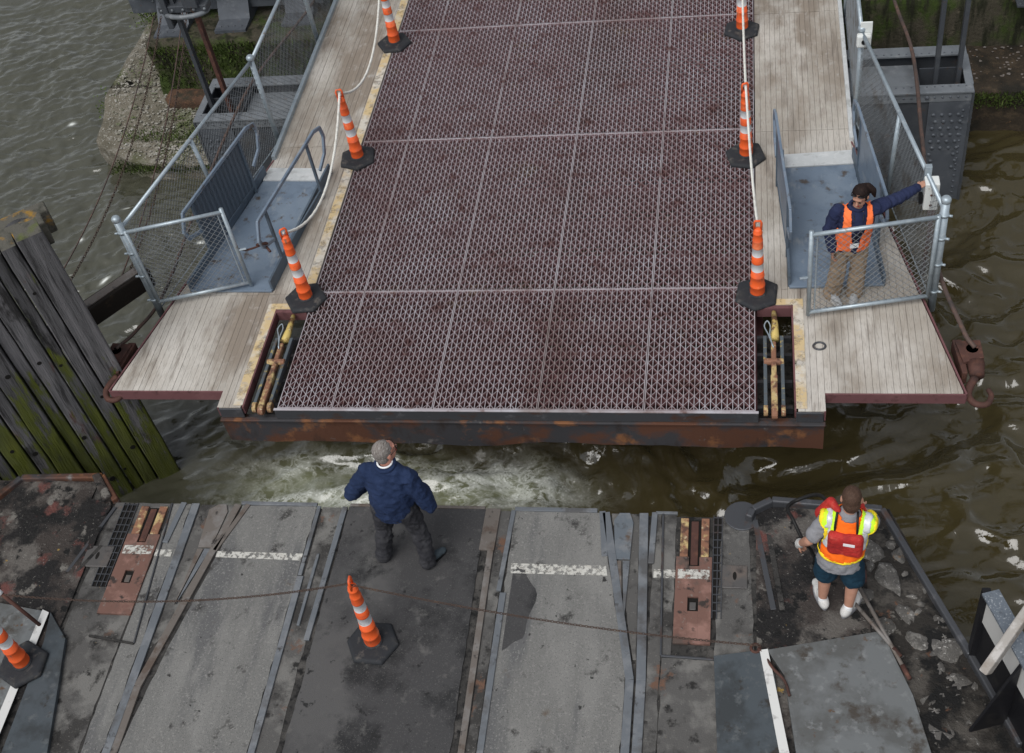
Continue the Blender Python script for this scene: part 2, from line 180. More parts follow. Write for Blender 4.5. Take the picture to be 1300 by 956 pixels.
# ------------------------------------------------------------------ mesh builder
class MB:
    def __init__(s): s.v = []; s.f = []; s.m = []
    def add(s, V, F, mi=0):
        o = len(s.v); s.v.extend([tuple(map(float, q)) for q in V])
        for f in F: s.f.append(tuple(i+o for i in f)); s.m.append(mi)
        return s
    def box(s, x0, x1, y0, y1, z0, z1, mi=0):
        V = [(x0,y0,z0),(x1,y0,z0),(x1,y1,z0),(x0,y1,z0),(x0,y0,z1),(x1,y0,z1),(x1,y1,z1),(x0,y1,z1)]
        return s.add(V, [(3,2,1,0),(4,5,6,7),(0,1,5,4),(1,2,6,5),(2,3,7,6),(3,0,4,7)], mi)
    def beam(s, a, b, wd, ht, up=(0,0,1), mi=0):
        a = Vector(a); b = Vector(b); d = (b-a).normalized(); u = Vector(up)
        sx = d.cross(u)
        if sx.length < 1e-4: sx = d.cross(Vector((0,1,0)))
        sx.normalize(); u = sx.cross(d).normalized(); sx *= wd/2; u = u*(ht/2)
        V = [a-sx-u, a+sx-u, a+sx+u, a-sx+u, b-sx-u, b+sx-u, b+sx+u, b-sx+u]
        return s.add(V, [(0,1,2,3),(7,6,5,4),(4,5,1,0),(5,6,2,1),(6,7,3,2),(7,4,0,3)], mi)
    def prism(s, poly, z0, z1, mi=0, mis=None):
        n = len(poly); ar = sum(poly[i][0]*poly[(i+1)%n][1]-poly[(i+1)%n][0]*poly[i][1] for i in range(n))
        if ar < 0: poly = poly[::-1]
        z1f = z1 if callable(z1) else (lambda x, y: z1)
        V = [(x,y,z0) for x,y in poly]+[(x,y,z1f(x,y)) for x,y in poly]
        s.add(V, [tuple(range(n,2*n))], mi); o = len(s.v)-2*n
        for i in range(n):
            j = (i+1)%n; s.f.append((o+i,o+j,o+n+j,o+n+i)); s.m.append(mi if mis is None else mis)
        s.f.append(tuple(o+i for i in range(n-1,-1,-1))); s.m.append(mi if mis is None else mis)
        return s
    def tube(s, pts, r, n=8, mi=0, cap=True):
        P = [Vector(p) for p in pts]; k = len(P); rr = r if hasattr(r, '__len__') else [r]*k
        t0 = (P[1]-P[0]).normalized(); u = t0.cross(Vector((0,0,1)))
        if u.length < 1e-3: u = t0.cross(Vector((0,1,0)))
        u.normalize(); V = []
        for i in range(k):
            t = (P[min(i+1,k-1)]-P[max(i-1,0)]).normalized(); u = (u-t*u.dot(t)).normalized(); vv = t.cross(u)
            for j in range(n):
                a = 2*math.pi*j/n; V.append(P[i]+(u*math.cos(a)+vv*math.sin(a))*rr[i])
        F = [(i*n+j, i*n+(j+1)%n, (i+1)*n+(j+1)%n, (i+1)*n+j) for i in range(k-1) for j in range(n)]
        if cap: F += [tuple(range(n-1,-1,-1)), tuple((k-1)*n+j for j in range(n))]
        return s.add(V, F, mi)
    def lathe(s, prof, n=20, c=(0,0,0), mis=None):
        V = []; k = len(prof)
        for r, z in prof:
            for j in range(n):
                a = 2*math.pi*j/n; V.append((c[0]+r*math.cos(a), c[1]+r*math.sin(a), c[2]+z))
        o = len(s.v); s.v.extend(V)
        for i in range(k-1):
            for j in range(n):
                s.f.append((o+i*n+j, o+i*n+(j+1)%n, o+(i+1)*n+(j+1)%n, o+(i+1)*n+j)); s.m.append(mis[i] if mis else 0)
        s.f.append(tuple(o+j for j in range(n-1,-1,-1))); s.m.append(mis[0] if mis else 0)
        s.f.append(tuple(o+(k-1)*n+j for j in range(n))); s.m.append(mis[-1] if mis else 0)
        return s
    def dome(s, c, nrm, r, h=.6, n=7, mi=0):
        nv = Vector(nrm).normalized(); u = nv.orthogonal().normalized(); w_ = nv.cross(u); c = Vector(c)
        V = []
        for rr, hh in ((1, 0), (.75, .66)):
            for j in range(n):
                a = 2*math.pi*j/n; V.append(c+(u*math.cos(a)+w_*math.sin(a))*r*rr+nv*r*h*hh)
        V.append(c+nv*r*h)
        return s.add(V, [(j,(j+1)%n,n+(j+1)%n,n+j) for j in range(n)]+[(n+j,n+(j+1)%n,2*n) for j in range(n)], mi)
    def ellipsoid(s, c, r, rot=None, nu=14, nv=9, mi=0):
        V = []; rot = rot or Matrix.Identity(3); c = Vector(c)
        for i in range(nv+1):
            p = math.pi*i/nv
            for j in range(nu):
                a = 2*math.pi*j/nu
                V.append(c+rot@Vector((r[0]*math.sin(p)*math.cos(a), r[1]*math.sin(p)*math.sin(a), r[2]*math.cos(p))))
        return s.add(V, [(i*nu+j,(i+1)*nu+j,(i+1)*nu+(j+1)%nu,i*nu+(j+1)%nu) for i in range(nv) for j in range(nu)], mi)
    def cap(s, a, b, ra, rb, n=14):
        a = Vector(a); b = Vector(b); d = b-a; L_ = d.length; d = d/L_ if L_ > 1e-6 else Vector((0,0,1))
        pts = []; rr = []
        for k in (-1, -.92, -.7, -.4, 0): pts.append(a+d*ra*k); rr.append(ra*math.sqrt(max(0, 1-k*k))+1e-4)
        for k in (0, .4, .7, .92, 1): pts.append(b+d*rb*k); rr.append(rb*math.sqrt(max(0, 1-k*k))+1e-4)
        return s.tube(pts, rr, n)
    def loft(s, rings, n=20):
        """rings: (centre, rx, ry) horizontal ellipses, closed with flat caps"""
        V = []
        for c, rx, ry in rings:
            for j in range(n):
                a = 2*math.pi*j/n; V.append((c[0]+rx*math.cos(a), c[1]+ry*math.sin(a), c[2]))
        k = len(rings)
        F = [(i*n+j, i*n+(j+1)%n, (i+1)*n+(j+1)%n, (i+1)*n+j) for i in range(k-1) for j in range(n)]
        F += [tuple(range(n-1,-1,-1)), tuple((k-1)*n+j for j in range(n))]
        return s.add(V, F)
    def mesh(s, name, mats, smooth=False):
        me = bpy.data.meshes.new(name); me.from_pydata([tuple(q) for q in s.v], [], s.f)
        for m_ in mats: me.materials.append(M[m_] if isinstance(m_, str) else m_)
        if len(mats) > 1: me.polygons.foreach_set('material_index', s.m)
        if smooth: me.polygons.foreach_set('use_smooth', [True]*len(me.polygons))
        me.update(); return me
    def build(s, name, mats, parent=None, smooth=False, bevel=0, seg=2):
        if isinstance(mats, str): mats = [mats]
        return put(name, s.mesh(name, mats, smooth), parent, bevel, seg)
def put(name, me, parent=None, bevel=0, seg=2, local=False):
    o = bpy.data.objects.new(name, me); col.objects.link(o)
    if parent is not None:
        o.parent = parent
        if not local:
            q = parent; off = Vector((0,0,0))
            while q is not None: off += Vector(q.location); q = q.parent
            o.location = -off
    if bevel:
        b = o.modifiers.new('bevel', 'BEVEL'); b.width = bevel; b.segments = seg; b.limit_method = 'ANGLE'; b.angle_limit = R(40); b.harden_normals = False
    return o
def tag(o, label, cat, group=None):
    o['label'] = label; o['category'] = cat
    if group: o['group'] = group
    return o
def struct(o, kind='structure'): o['kind'] = kind; return o
def thing(name, label, cat, loc=(0,0,0), group=None, rz=0):
    o = bpy.data.objects.new(name, None); col.objects.link(o); o.location = loc; o.rotation_euler.z = rz; o.empty_display_size = .2
    return tag(o, label, cat, group)
def copy_tree(o, parent=None):
    c = o.copy(); col.objects.link(c); c.parent = parent
    for ch in list(o.children): copy_tree(ch, c)
    return c
def smoothed(pts, n=8):
    """Catmull-Rom through points"""
    P = [Vector(p) for p in pts]; P = [P[0]*2-P[1]]+P+[P[-1]*2-P[-2]]; out = []
    for i in range(1, len(P)-2):
        a, b, c, d = P[i-1:i+3]
        for k in range(n):
            t = k/n; out.append(.5*((2*b)+(c-a)*t+(2*a-5*b+4*c-d)*t*t+(3*b-a-3*c+d)*t**3))
    out.append(P[-2]); return out
def sag(a, b, s_, n=16):
    a = Vector(a); b = Vector(b); return [a.lerp(b, i/n)-Vector((0,0,s_*4*(i/n)*(1-i/n))) for i in range(n+1)]

# value noise (numpy)
def vnoise(x, y, seed=0):
    r = np.random.default_rng(seed); T = r.random((64, 64))
    xi = np.floor(x).astype(int); yi = np.floor(y).astype(int); fx = x-xi; fy = y-yi
    fx = fx*fx*fx*(fx*(fx*6-15)+10); fy = fy*fy*fy*(fy*(fy*6-15)+10)
    g = lambda i, j: T[i % 64, j % 64]
    return (g(xi,yi)*(1-fx)+g(xi+1,yi)*fx)*(1-fy)+(g(xi,yi+1)*(1-fx)+g(xi+1,yi+1)*fx)*fy
def fbm(x, y, o=4, seed=0, gain=.5):
    s_ = np.zeros_like(x, dtype=float); a = 1.; t = 0.
    for k in range(o): s_ += a*vnoise(x*2**k+k*7.3, y*2**k+k*3.1, seed+k); t += a; a *= gain
    return s_/t

# ================================================================== WATER
WZ = -1.9
def axis(lo, hi, step, far):
    a = list(np.arange(lo, hi+1e-6, step)); d = step; x = hi
    while x < far: d *= 1.35; x += d; a.append(x)
    d = step; x = lo; pre = []
    while x > -far: d *= 1.35; x -= d; pre.append(x)
    return np.array(pre[::-1]+a)
def make_water():
    X = axis(-11, 9, .034, 900); Y = axis(-5, 13, .034, 900); gx, gy = np.meshgrid(X, Y)
    r = np.random.default_rng(3)
    near = np.exp(-np.clip(np.hypot(gx, gy-3)-12, 0, None)/10)
    wx = (fbm(gx*.35, gy*.35, 3, 11)-.5)*2.4; wy = (fbm(gx*.35+9, gy*.35+4, 3, 21)-.5)*2.4
    h = np.zeros_like(gx)
    left = 1/(1+np.exp((gx+3.2)*1.6))                # choppy water upstream, smoother eddies on the right
    right_ = 1-left
    cx_, sx_ = math.cos(.35), math.sin(.35); uu = gx*cx_+gy*sx_+wx*.35; vv = -gx*sx_+gy*cx_+wy*.35
    r1 = 1-np.abs(fbm(uu*1.5, vv*3.0, 4, 41, .55)-.5)*2; r2 = 1-np.abs(fbm(uu*3.1+3, vv*6.4, 3, 43)-.5)*2
    r3 = 1-np.abs(fbm(uu*5.2+3, vv*9.5, 2, 47)-.5)*2
    h += left*(.075*(r1-.8)+.036*(r2-.8)+.014*(r3-.8)+.05*(fbm(gx*.7, gy*.9, 2, 45)-.5))
    for i in range(10):
        lam = .5*1.25**i; th = r.normal(.95, .5); ph = r.random()*6.28
        h += .004*lam**.8*np.sin((gx+wx*.55)*math.cos(th)*6.283/lam+(gy+wy*.55)*math.sin(th)*6.283/lam+ph)
    e1 = 1-np.abs(fbm(gx*.55+wx*.9, gy*.95+wy*.9, 3, 31)-.5)*2; e2 = 1-np.abs(fbm(gx*1.5+wx*1.5, gy*2.3+wy*1.5, 3, 51)-.5)*2
    h += right_*(.28*(e1-.8)+.11*(e2-.8)+.026*(r2-.8))
    # prop wash between ramp and ferry
    d1 = np.exp(-(((gx+1.8)/1.7)**2+((gy-.4)/.6)**2)**1.5)
    d1b = np.exp(-((gx+3.5)/1.5)**2-((gy-1.1+.5*(gx+3.3))/1.0)**2)
    u = (gx+wx*.5); v = (gy+wy*.5)
    rid = 1-np.abs(fbm(u*1.5, v*2.6, 5, 61)-.5)*2
    rid2 = 1-np.abs(fbm(u*3.4+5, v*5.2, 4, 71)-.5)*2
    h += d1*(.11*(rid-.75)+.05*(rid2-.75))+d1b*.07*(1-np.abs(fbm(u*.9+v*.9, (u-v)*2.2, 3, 66)-.5)*2-.7)
    g1 = np.exp(-(((gx+2.4)/1.05)**2+((gy-.36)/.42)**2)**1.2); g2 = np.exp(-(((gx+.5)/.85)**2+((gy-.44)/.36)**2)**1.2)
    foam = np.clip(np.maximum(np.maximum(g1*1.8, g2*1.5), d1*.35), 0, 1)*np.clip((rid-.42)*2.2, .3, 1)
    milky = np.clip(np.maximum(g1, g2)*1.15*fbm(u*1.2, v*1.6, 3, 81)*1.6+d1*.2*fbm(u*1.7, v*1.9, 3, 83), 0, 1)
    flecks = None
    # stray foam flecks upstream
    rr = np.zeros_like(gx)
    fl = np.random.default_rng(5)
    for k in range(11):
        cx, cy = -9+4.2*fl.random()+.0, 2.2+6.5*fl.random(); sx, sy = .03+.05*fl.random(), .02+.02*fl.random(); an = fl.normal(.7, .4)
        dx = (gx-cx)*math.cos(an)+(gy-cy)*math.sin(an); dy = -(gx-cx)*math.sin(an)+(gy-cy)*math.cos(an)
        rr = np.maximum(rr, np.exp(-(dx/sx)**2-(dy/sy)**2))
    flecks = rr
    V = np.stack([gx, gy, WZ+h*near-.02], -1).reshape(-1, 3)
    ny, nx = gx.shape; idx = np.arange(nx*ny).reshape(ny, nx)
    F = np.stack([idx[:-1,:-1], idx[:-1,1:], idx[1:,1:], idx[1:,:-1]], -1).reshape(-1, 4)
    me = bpy.data.meshes.new('water'); me.vertices.add(len(V)); me.vertices.foreach_set('co', V.ravel())
    me.loops.add(F.size); me.loops.foreach_set('vertex_index', F.ravel().astype(np.int32)); me.polygons.add(len(F))
    me.polygons.foreach_set('loop_start', np.arange(0, F.size, 4, dtype=np.int32)); me.update(calc_edges=True)
    me.polygons.foreach_set('use_smooth', [True]*len(F))
    for nm, arr in (('foam', foam), ('milky', milky), ('flecks', flecks), ('silt_sheen', left)):
        at = me.attributes.new(nm, 'FLOAT', 'POINT'); at.data.foreach_set('value', arr.ravel().astype(np.float32))
    m = bpy.data.materials.new('river_water'); m.use_nodes = True; n = m.node_tree.nodes; L = m.node_tree.links; b = n['Principled BSDF']
    a1 = n.new('ShaderNodeAttribute'); a1.attribute_name = 'foam'; a2 = n.new('ShaderNodeAttribute'); a2.attribute_name = 'milky'
    tc = n.new('ShaderNodeTexCoord')
    n1 = n.new('ShaderNodeTexNoise'); n1.inputs['Scale'].default_value = .5; n1.inputs['Detail'].default_value = 4; L.new(tc.outputs['Object'], n1.inputs['Vector'])
    c0 = n.new('ShaderNodeMix'); c0.data_type = 'RGBA'; c0.inputs['A'].default_value = (.04, .031, .011, 1); c0.inputs['B'].default_value = (.055, .046, .022, 1); L.new(n1.outputs['Fac'], c0.inputs['Factor'])
    a4 = n.new('ShaderNodeAttribute'); a4.attribute_name = 'silt_sheen'; cs = n.new('ShaderNodeMix'); cs.data_type = 'RGBA'; cs.inputs['B'].default_value = (.062, .062, .044, 1); L.new(a4.outputs['Fac'], cs.inputs['Factor']); L.new(c0.outputs['Result'], cs.inputs['A'])  # silty left tone, also lightened to stand for sky reflection
    c1 = n.new('ShaderNodeMix'); c1.data_type = 'RGBA'; c1.inputs['B'].default_value = (.2, .215, .13, 1); L.new(a2.outputs['Fac'], c1.inputs['Factor']); L.new(cs.outputs['Result'], c1.inputs['A'])
    c2 = n.new('ShaderNodeMix'); c2.data_type = 'RGBA'; c2.inputs['B'].default_value = (.9, .93, .88, 1); 
    # foam: streaked ridges inside the churned area, plus loose flecks
    def ridge(sc, lo, hi, dist, st):
        mp = n.new('ShaderNodeMapping'); mp.inputs['Scale'].default_value = st; q = n.new('ShaderNodeTexNoise'); q.inputs['Scale'].default_value = sc; q.inputs['Detail'].default_value = 7; q.inputs['Roughness'].default_value = .6; q.inputs['Distortion'].default_value = dist
        L.new(tc.outputs['Object'], mp.inputs[0]); L.new(mp.outputs[0], q.inputs['Vector'])
        m1 = n.new('ShaderNodeMath'); m1.operation = 'SUBTRACT'; m1.inputs[1].default_value = .5; L.new(q.outputs['Fac'], m1.inputs[0])
        m2 = n.new('ShaderNodeMath'); m2.operation = 'ABSOLUTE'; L.new(m1.outputs[0], m2.inputs[0])
        m3 = n.new('ShaderNodeMapRange'); m3.inputs['From Min'].default_value = hi; m3.inputs['From Max'].default_value = lo; L.new(m2.outputs[0], m3.inputs['Value']); return m3.outputs[0]
    ra, rb = ridge(1.7, .0, .1, .7, (1, 1.4, 1)), ridge(5.5, .0, .085, .35, (1, 1.2, 1))
    mxx = n.new('ShaderNodeMath'); mxx.operation = 'MAXIMUM'; L.new(ra, mxx.inputs[0]); L.new(rb, mxx.inputs[1])
    vo = n.new('ShaderNodeTexVoronoi'); vo.inputs['Scale'].default_value = 26; L.new(tc.outputs['Object'], vo.inputs['Vector'])
    vr = n.new('ShaderNodeMapRange'); vr.inputs['From Min'].default_value = .1; vr.inputs['From Max'].default_value = .5; vr.inputs['To Min'].default_value = 1.; vr.inputs['To Max'].default_value = .62; L.new(vo.outputs['Distance'], vr.inputs['Value'])
    mb_ = n.new('ShaderNodeMath'); mb_.operation = 'MULTIPLY'; L.new(mxx.outputs[0], mb_.inputs[0]); L.new(vr.outputs[0], mb_.inputs[1])
    ml = n.new('ShaderNodeMath'); ml.operation = 'MULTIPLY'; L.new(mb_.outputs[0], ml.inputs[0]); L.new(a1.outputs['Fac'], ml.inputs[1])
    a3 = n.new('ShaderNodeAttribute'); a3.attribute_name = 'flecks'
    fo = n.new('ShaderNodeMath'); fo.operation = 'MAXIMUM'; fo.use_clamp = True; L.new(ml.outputs[0], fo.inputs[0]); L.new(a3.outputs['Fac'], fo.inputs[1])
    L.new(fo.outputs[0], c2.inputs['Factor']); L.new(c1.outputs['Result'], c2.inputs['A'])
    L.new(c2.outputs['Result'], b.inputs['Base Color'])
    rg = n.new('ShaderNodeMapRange'); rg.inputs['To Min'].default_value = .06; rg.inputs['To Max'].default_value = .6; L.new(fo.outputs[0], rg.inputs['Value']); L.new(rg.outputs[0], b.inputs['Roughness'])
    b.inputs['IOR'].default_value = 1.62
    nb = n.new('ShaderNodeTexNoise'); nb.inputs['Scale'].default_value = 4.5; nb.inputs['Detail'].default_value = 4; nb.inputs['Distortion'].default_value = .8
    bp = n.new('ShaderNodeBump'); bp.inputs['Strength'].default_value = .25; bp.inputs['Distance'].default_value = .05
    L.new(tc.outputs['Object'], nb.inputs['Vector']); L.new(nb.outputs['Fac'], bp.inputs['Height']); L.new(bp.outputs[0], b.inputs['Normal'])
    me.materials.append(m)
    struct(put('water', me))
make_water()

# ================================================================== CONCRETE PIERS
def rough_block(mb, x0, x1, y0, y1, z0, z1, n=.22, amp=.05, seed=0, batter=0., cut=None, zf=None):
    """box with a gridded, noisy skin (open bottom)"""
    def grid(fn, nu, nv):
        V = [fn(i/nu, j/nv) for j in range(nv+1) for i in range(nu+1)]
        mb.add(V, [(j*(nu+1)+i, j*(nu+1)+i+1, (j+1)*(nu+1)+i+1, (j+1)*(nu+1)+i) for j in range(nv) for i in range(nu)])
    def P(x, y, z):
        if cut: x, y = cut(x, y)
        if zf: z = z0+(z-z0)*(zf(x, y)-z0)/(z1-z0)
        k = (z1-z)/(z1-z0)*batter
        nx_ = float(fbm(np.array(y*1.7+z*2.1+seed), np.array(z*1.9+x), 4, seed))-.5; nz_ = float(fbm(np.array(x*1.9+seed), np.array(y*1.9), 4, seed+5))-.5
        return (x+nx_*amp*2+(-k if x < (x0+x1)/2 else k)*0, y+nx_*amp*2-k, z+nz_*amp*2*(1 if z > z0+.05 else 0))
    nx, ny, nz = [max(2, int(d/n)) for d in (x1-x0, y1-y0, z1-z0)]
    grid(lambda u, v: P(x0+(x1-x0)*u, y0+(y1-y0)*v, z1), nx, ny)
    grid(lambda u, v: P(x0+(x1-x0)*u, y0, z0+(z1-z0)*v), nx, nz)
    grid(lambda u, v: P(x0, y1+(y0-y1)*u, z0+(z1-z0)*v), ny, nz)
    grid(lambda u, v: P(x1, y0+(y1-y0)*u, z0+(z1-z0)*v), ny, nz)
    grid(lambda u, v: P(x1+(x0-x1)*u, y1, z0+(z1-z0)*v), nx, nz)
def weld(o, d=.004):
    import bmesh
    bm = bmesh.new(); bm.from_mesh(o.data); bmesh.ops.remove_doubles(bm, verts=bm.verts, dist=d); bmesh.ops.recalc_face_normals(bm, faces=bm.faces); bm.to_mesh(o.data); bm.free()
def stones(name, mname, n, area, parent, smin, smax, seed):
    r = np.random.default_rng(seed); mb = MB()
    for k in range(n):
        x, y, z = area(r)
        s_ = smin+(smax-smin)*r.random()**2; a = r.random()*6.28
        V = []
        for (p, q, t) in ((1,0,0),(0,1,0),(-1,0,0),(0,-1,0),(0,0,1),(.6,.6,.5),(-.6,.6,.55),(-.6,-.6,.5),(.6,-.6,.55)):
            j = .7+.6*r.random(); V.append((x+s_*j*(p*math.cos(a)-q*math.sin(a)), y+s_*j*(p*math.sin(a)+q*math.cos(a))*.75, z+s_*j*t*.6))
        mb.add(V, [(0,5,8),(1,6,5),(2,7,6),(3,8,7),(5,0,1),(6,1,2),(7,2,3),(8,3,0),(4,5,6),(4,6,7),(4,7,8),(4,8,5)])
    return struct(mb.build(name, mname, parent), 'stuff')
def tufts(name, n, area, parent, hmin, hmax, seed, lean=(0,-.3,0), wd=.012):
    r = np.random.default_rng(seed); mb = MB()
    for k in range(n):
        p = Vector(area(r)); h = hmin+(hmax-hmin)*r.random()
        d = Vector((r.normal(0,.35), r.normal(0,.35), 1))+Vector(lean); d.normalize(); sx = Vector((r.normal(), r.normal(), .2)).normalized()*wd
        mb.add([p-sx, p+sx, p+d*h*.6+sx*.6+Vector((0,0,-.0)), p+d*h+Vector(lean)*h*.4], [(0,1,2,3)])
    return struct(mb.build(name, 'moss', parent), 'stuff')

def zL(x, y): return -1.74+.56*min(1, max(0, (y-6.2)/1.2))
pl = thing('concrete_pier', 'shell encrusted concrete pier with mossy upper block left of the ramp', 'pier', (-5.8, 7, WZ))
def cutL(x, y):     # rounded front-left nose
    t = max(0, (-6.3-x)/1.2); return x, y+max(0, .34*t*t*(1 if y < 7.6 else 0))
mb = MB(); rough_block(mb, -7.62, -3.2, 6.28, 15, WZ-.6, -1.18, .07, .045, 3, .06, cutL, lambda x, y: zL(x, y))
o = mb.build('lower_step', 'concrete_pier', pl, True); weld(o)
mb = MB(); rough_block(mb, -6.62, -3.2, 7.42, 16, WZ, -.28, .18, .05, 8, .1)
o = mb.build('upper_step', 'concrete_moss', pl, True); weld(o)
mb = MB(); rough_block(mb, -6.5, -3.3, 7.1, 7.5, -1.5, -1.1, .1, .04, 12, 0); o = mb.build('leaf_litter', 'soil', pl, True); weld(o)
def areaL(r):
    x = -7.54+3.3*r.random(); y = 6.27+1.1*r.random() if x > -6.6 else 6.35+4.6*r.random(); y += .3*max(0, (-6.3-x)/1.2)**2*(y < 7.6); return x, y, zL(x, y)+.005+.03*r.random()
stones('shell_rubble', 'shell', 6500, areaL, pl, .008, .032, 4)
tufts('grass_fringe', 6500, lambda r: (-6.6+3.3*r.random(), 7.36+.26*r.random()**2, -.34-.75*r.random()**1.5), pl, .03, .095, 5)
tufts('moss_patch', 2500, lambda r: (lambda q: (q[0], q[1], q[2]-.01))(areaL(r)) if r.random() < .3 else (-7.2+1.2*r.random(), 6.6+.5*r.random(), -1.52+.1*r.random()), pl, .02, .055, 7, (0, 0, 0), .008)
tufts('moss_cushion', 2600, lambda r: (-7.3+2.6*r.random(), 6.14+.16*r.random()+.3*r.random()**3, -1.78+.08*r.random()), pl, .02, .06, 6)
for i, (cx, cy, n_, s_, lab) in enumerate([(-7.62, 7.55, 420, .3, 'small green bush growing low on the pier side'), (-7.55, 9.55, 380, .32, 'small reddish weed sprouting at the far pier corner')]):
    rr = np.random.default_rng(60+i); mb = MB()
    for k in range(n_):
        v_ = Vector((rr.normal(0, .11), rr.normal(0, .17), abs(rr.normal(0, .13)))); p = Vector((cx, cy, -1.5 if i == 0 else -1.1))+v_
        a = Vector((rr.normal(), rr.normal(), rr.normal())).normalized()*.022; b = a.cross(Vector((rr.normal(), rr.normal(), 1))).normalized()*.012
        mb.add([p-a, p+b, p+a, p-b], [(0,1,2,3)])
    t = thing('bush', lab, 'bush', (cx, cy, -1.4)); mb.build('foliage', 'moss', t)
    mb = MB()
    for k in range(5): mb.tube([(cx, cy, -1.6 if i == 0 else -1.25), (cx+rr.normal(0,.1), cy+rr.normal(0,.1), -1.3 if i == 0 else -.9)], .006, 5)
    mb.build('stem', 'timber_dark', t)

pr = thing('concrete_pier', 'dark mossy concrete pier with leaf strewn ledge right of the ramp', 'pier', (6, 7, WZ))
mb = MB(); rough_block(mb, 3.2, 13, 6.72, 15, WZ-.6, -1.27, .2, .05, 13, .1); o = mb.build('lower_step', 'ledge', pr, True); weld(o)
mb = MB(); rough_block(mb, 3.2, 13, 7.9, 16, WZ, -.42, .2, .05, 18, .08); o = mb.build('upper_step', 'concrete_moss', pr, True); weld(o)
tufts('moss_edge', 2600, lambda r: (4.8+3.4*r.random(), 6.62+.1*r.random(), -1.28-.22*r.random()**2), pr, .03, .08, 15)
stones('fallen_leaves', 'strip_brown', 160, lambda r: (5.3+2*r.random(), 6.95+.85*r.random(), -1.27), pr, .015, .035, 16)

# ================================================================== LIFTING GIRDER
lg = thing('lifting_girder', 'grey riveted steel cross girder hung under the ramp between the piers', 'girder', (0, 5.8, -.2))
zt = -.17
mb = MB()
mb.box(-5.14, 5.14, 5.28, 5.45, zt-.03, zt, 0); mb.box(-5.14, 5.14, 6.08, 6.28, zt-.03, zt, 0)           # top flanges
mb.box(-5.13, 5.13, 5.30, 5.32, zt-.16, zt-.03, 0); mb.box(-5.13, 5.13, 6.2, 6.22, zt-.16, zt-.03, 0)
for sx in (-1, 1):
    a, b = sorted((sx*5.05, sx*5.15)); mb.box(a, b, 5.45, 6.08, zt-.03, zt-.002, 0)
mb.build('top_flange', 'girder', lg, bevel=.006)
mb = MB()
mb.box(-5.1, 5.1, 5.325, 5.345, WZ-.2, zt-.03, 0); mb.box(-5.1, 5.1, 6.17, 6.19, WZ-.2, zt-.03, 0)
for sx in (-1, 1):
    a, b = sorted((sx*5.09, sx*5.115)); mb.box(a, b, 5.35, 6.165, WZ-.2, zt-.035, 0)
    a, b = sorted((sx*4.5, sx*4.52)); mb.box(a, b, 5.35, 6.165, WZ-.2, zt-.06, 0)
mb.build('web', 'girder_dark', lg)
for sx in (-1, 1):
    a, b = sorted((sx*3.2, sx*4.5)); MB().box(a, b, 5.46, 6.07, zt-.2, zt-.13, 0).build('cover_plate', 'girder', lg, bevel=.005)
for sx in (-1, 1):
    mb = MB(); mb.prism([(sx*4.62, 5.30), (sx*5.12, 5.30), (sx*5.12, 5.318), (sx*4.62, 5.318)], WZ-.2, zt-.165); mb.build('end_plate', 'girder_mid', lg)
    mb = MB(); a, b = sorted((sx*5.117, sx*5.15)); mb.box(a, b, 5.29, 5.37, WZ-.2, zt-.035); mb.box(a, b, 6.12, 6.2, WZ-.2, zt-.035); mb.build('edge_angle', 'girder_dark', lg, bevel=.004)
    mb = MB(); mb.box(*sorted((sx*4.55, sx*5.08)), 5.9, 5.92, zt-1.2, zt-.08); mb.box(*sorted((sx*4.82, sx*4.84)), 5.36, 5.9, zt-1.2, zt-.35); mb.build('diaphragm', 'girder_dark', lg)
mb = MB()
for sx in (-1, 1):
    for k in range(22):
        mb.dome((sx*(3.1+k*.093), 5.299, zt-.09), (0,-1,0), .016 if k % 6 != 4 else .032)
        mb.dome((sx*(3.1+k*.093), 5.4, zt), (0,0,1), .014); mb.dome((sx*(3.1+k*.093), 6.12, zt), (0,0,1), .014)
    for r_ in range(9):
        for c_ in range(4):
            if (c_ in (1, 2)) and r_ > 5: continue
            mb.dome((sx*(4.69+c_*.1+(.03 if r_ % 2 else 0)), 5.299, zt-.36-r_*.105), (0,-1,0), .027)
    for r_ in range(15):
        mb.dome((sx*5.04, 5.299, zt-.3-r_*.095), (0,-1,0), .018); mb.dome((sx*5.151, 5.33, zt-.25-r_*.095), (sx,0,0), .017); mb.dome((sx*5.151, 6.16, zt-.25-r_*.095), (sx,0,0), .017)
struct(mb.build('rivets', 'girder_mid', lg, True), 'stuff')
for sx in (-1, 1):
    for k, (x, y, m_) in enumerate(((4.72, 5.68, 'rust'), (5.0, 5.72, 'girder_dark'))):
        mb = MB(); mb.beam((sx*x, y, zt-.9), (sx*(x-.0), y, 5.4), .055, .09, (0,1,0)); mb.build('hanger_bar', 'girder_dark' if (k or sx > 0) else 'rust', lg, bevel=.006)
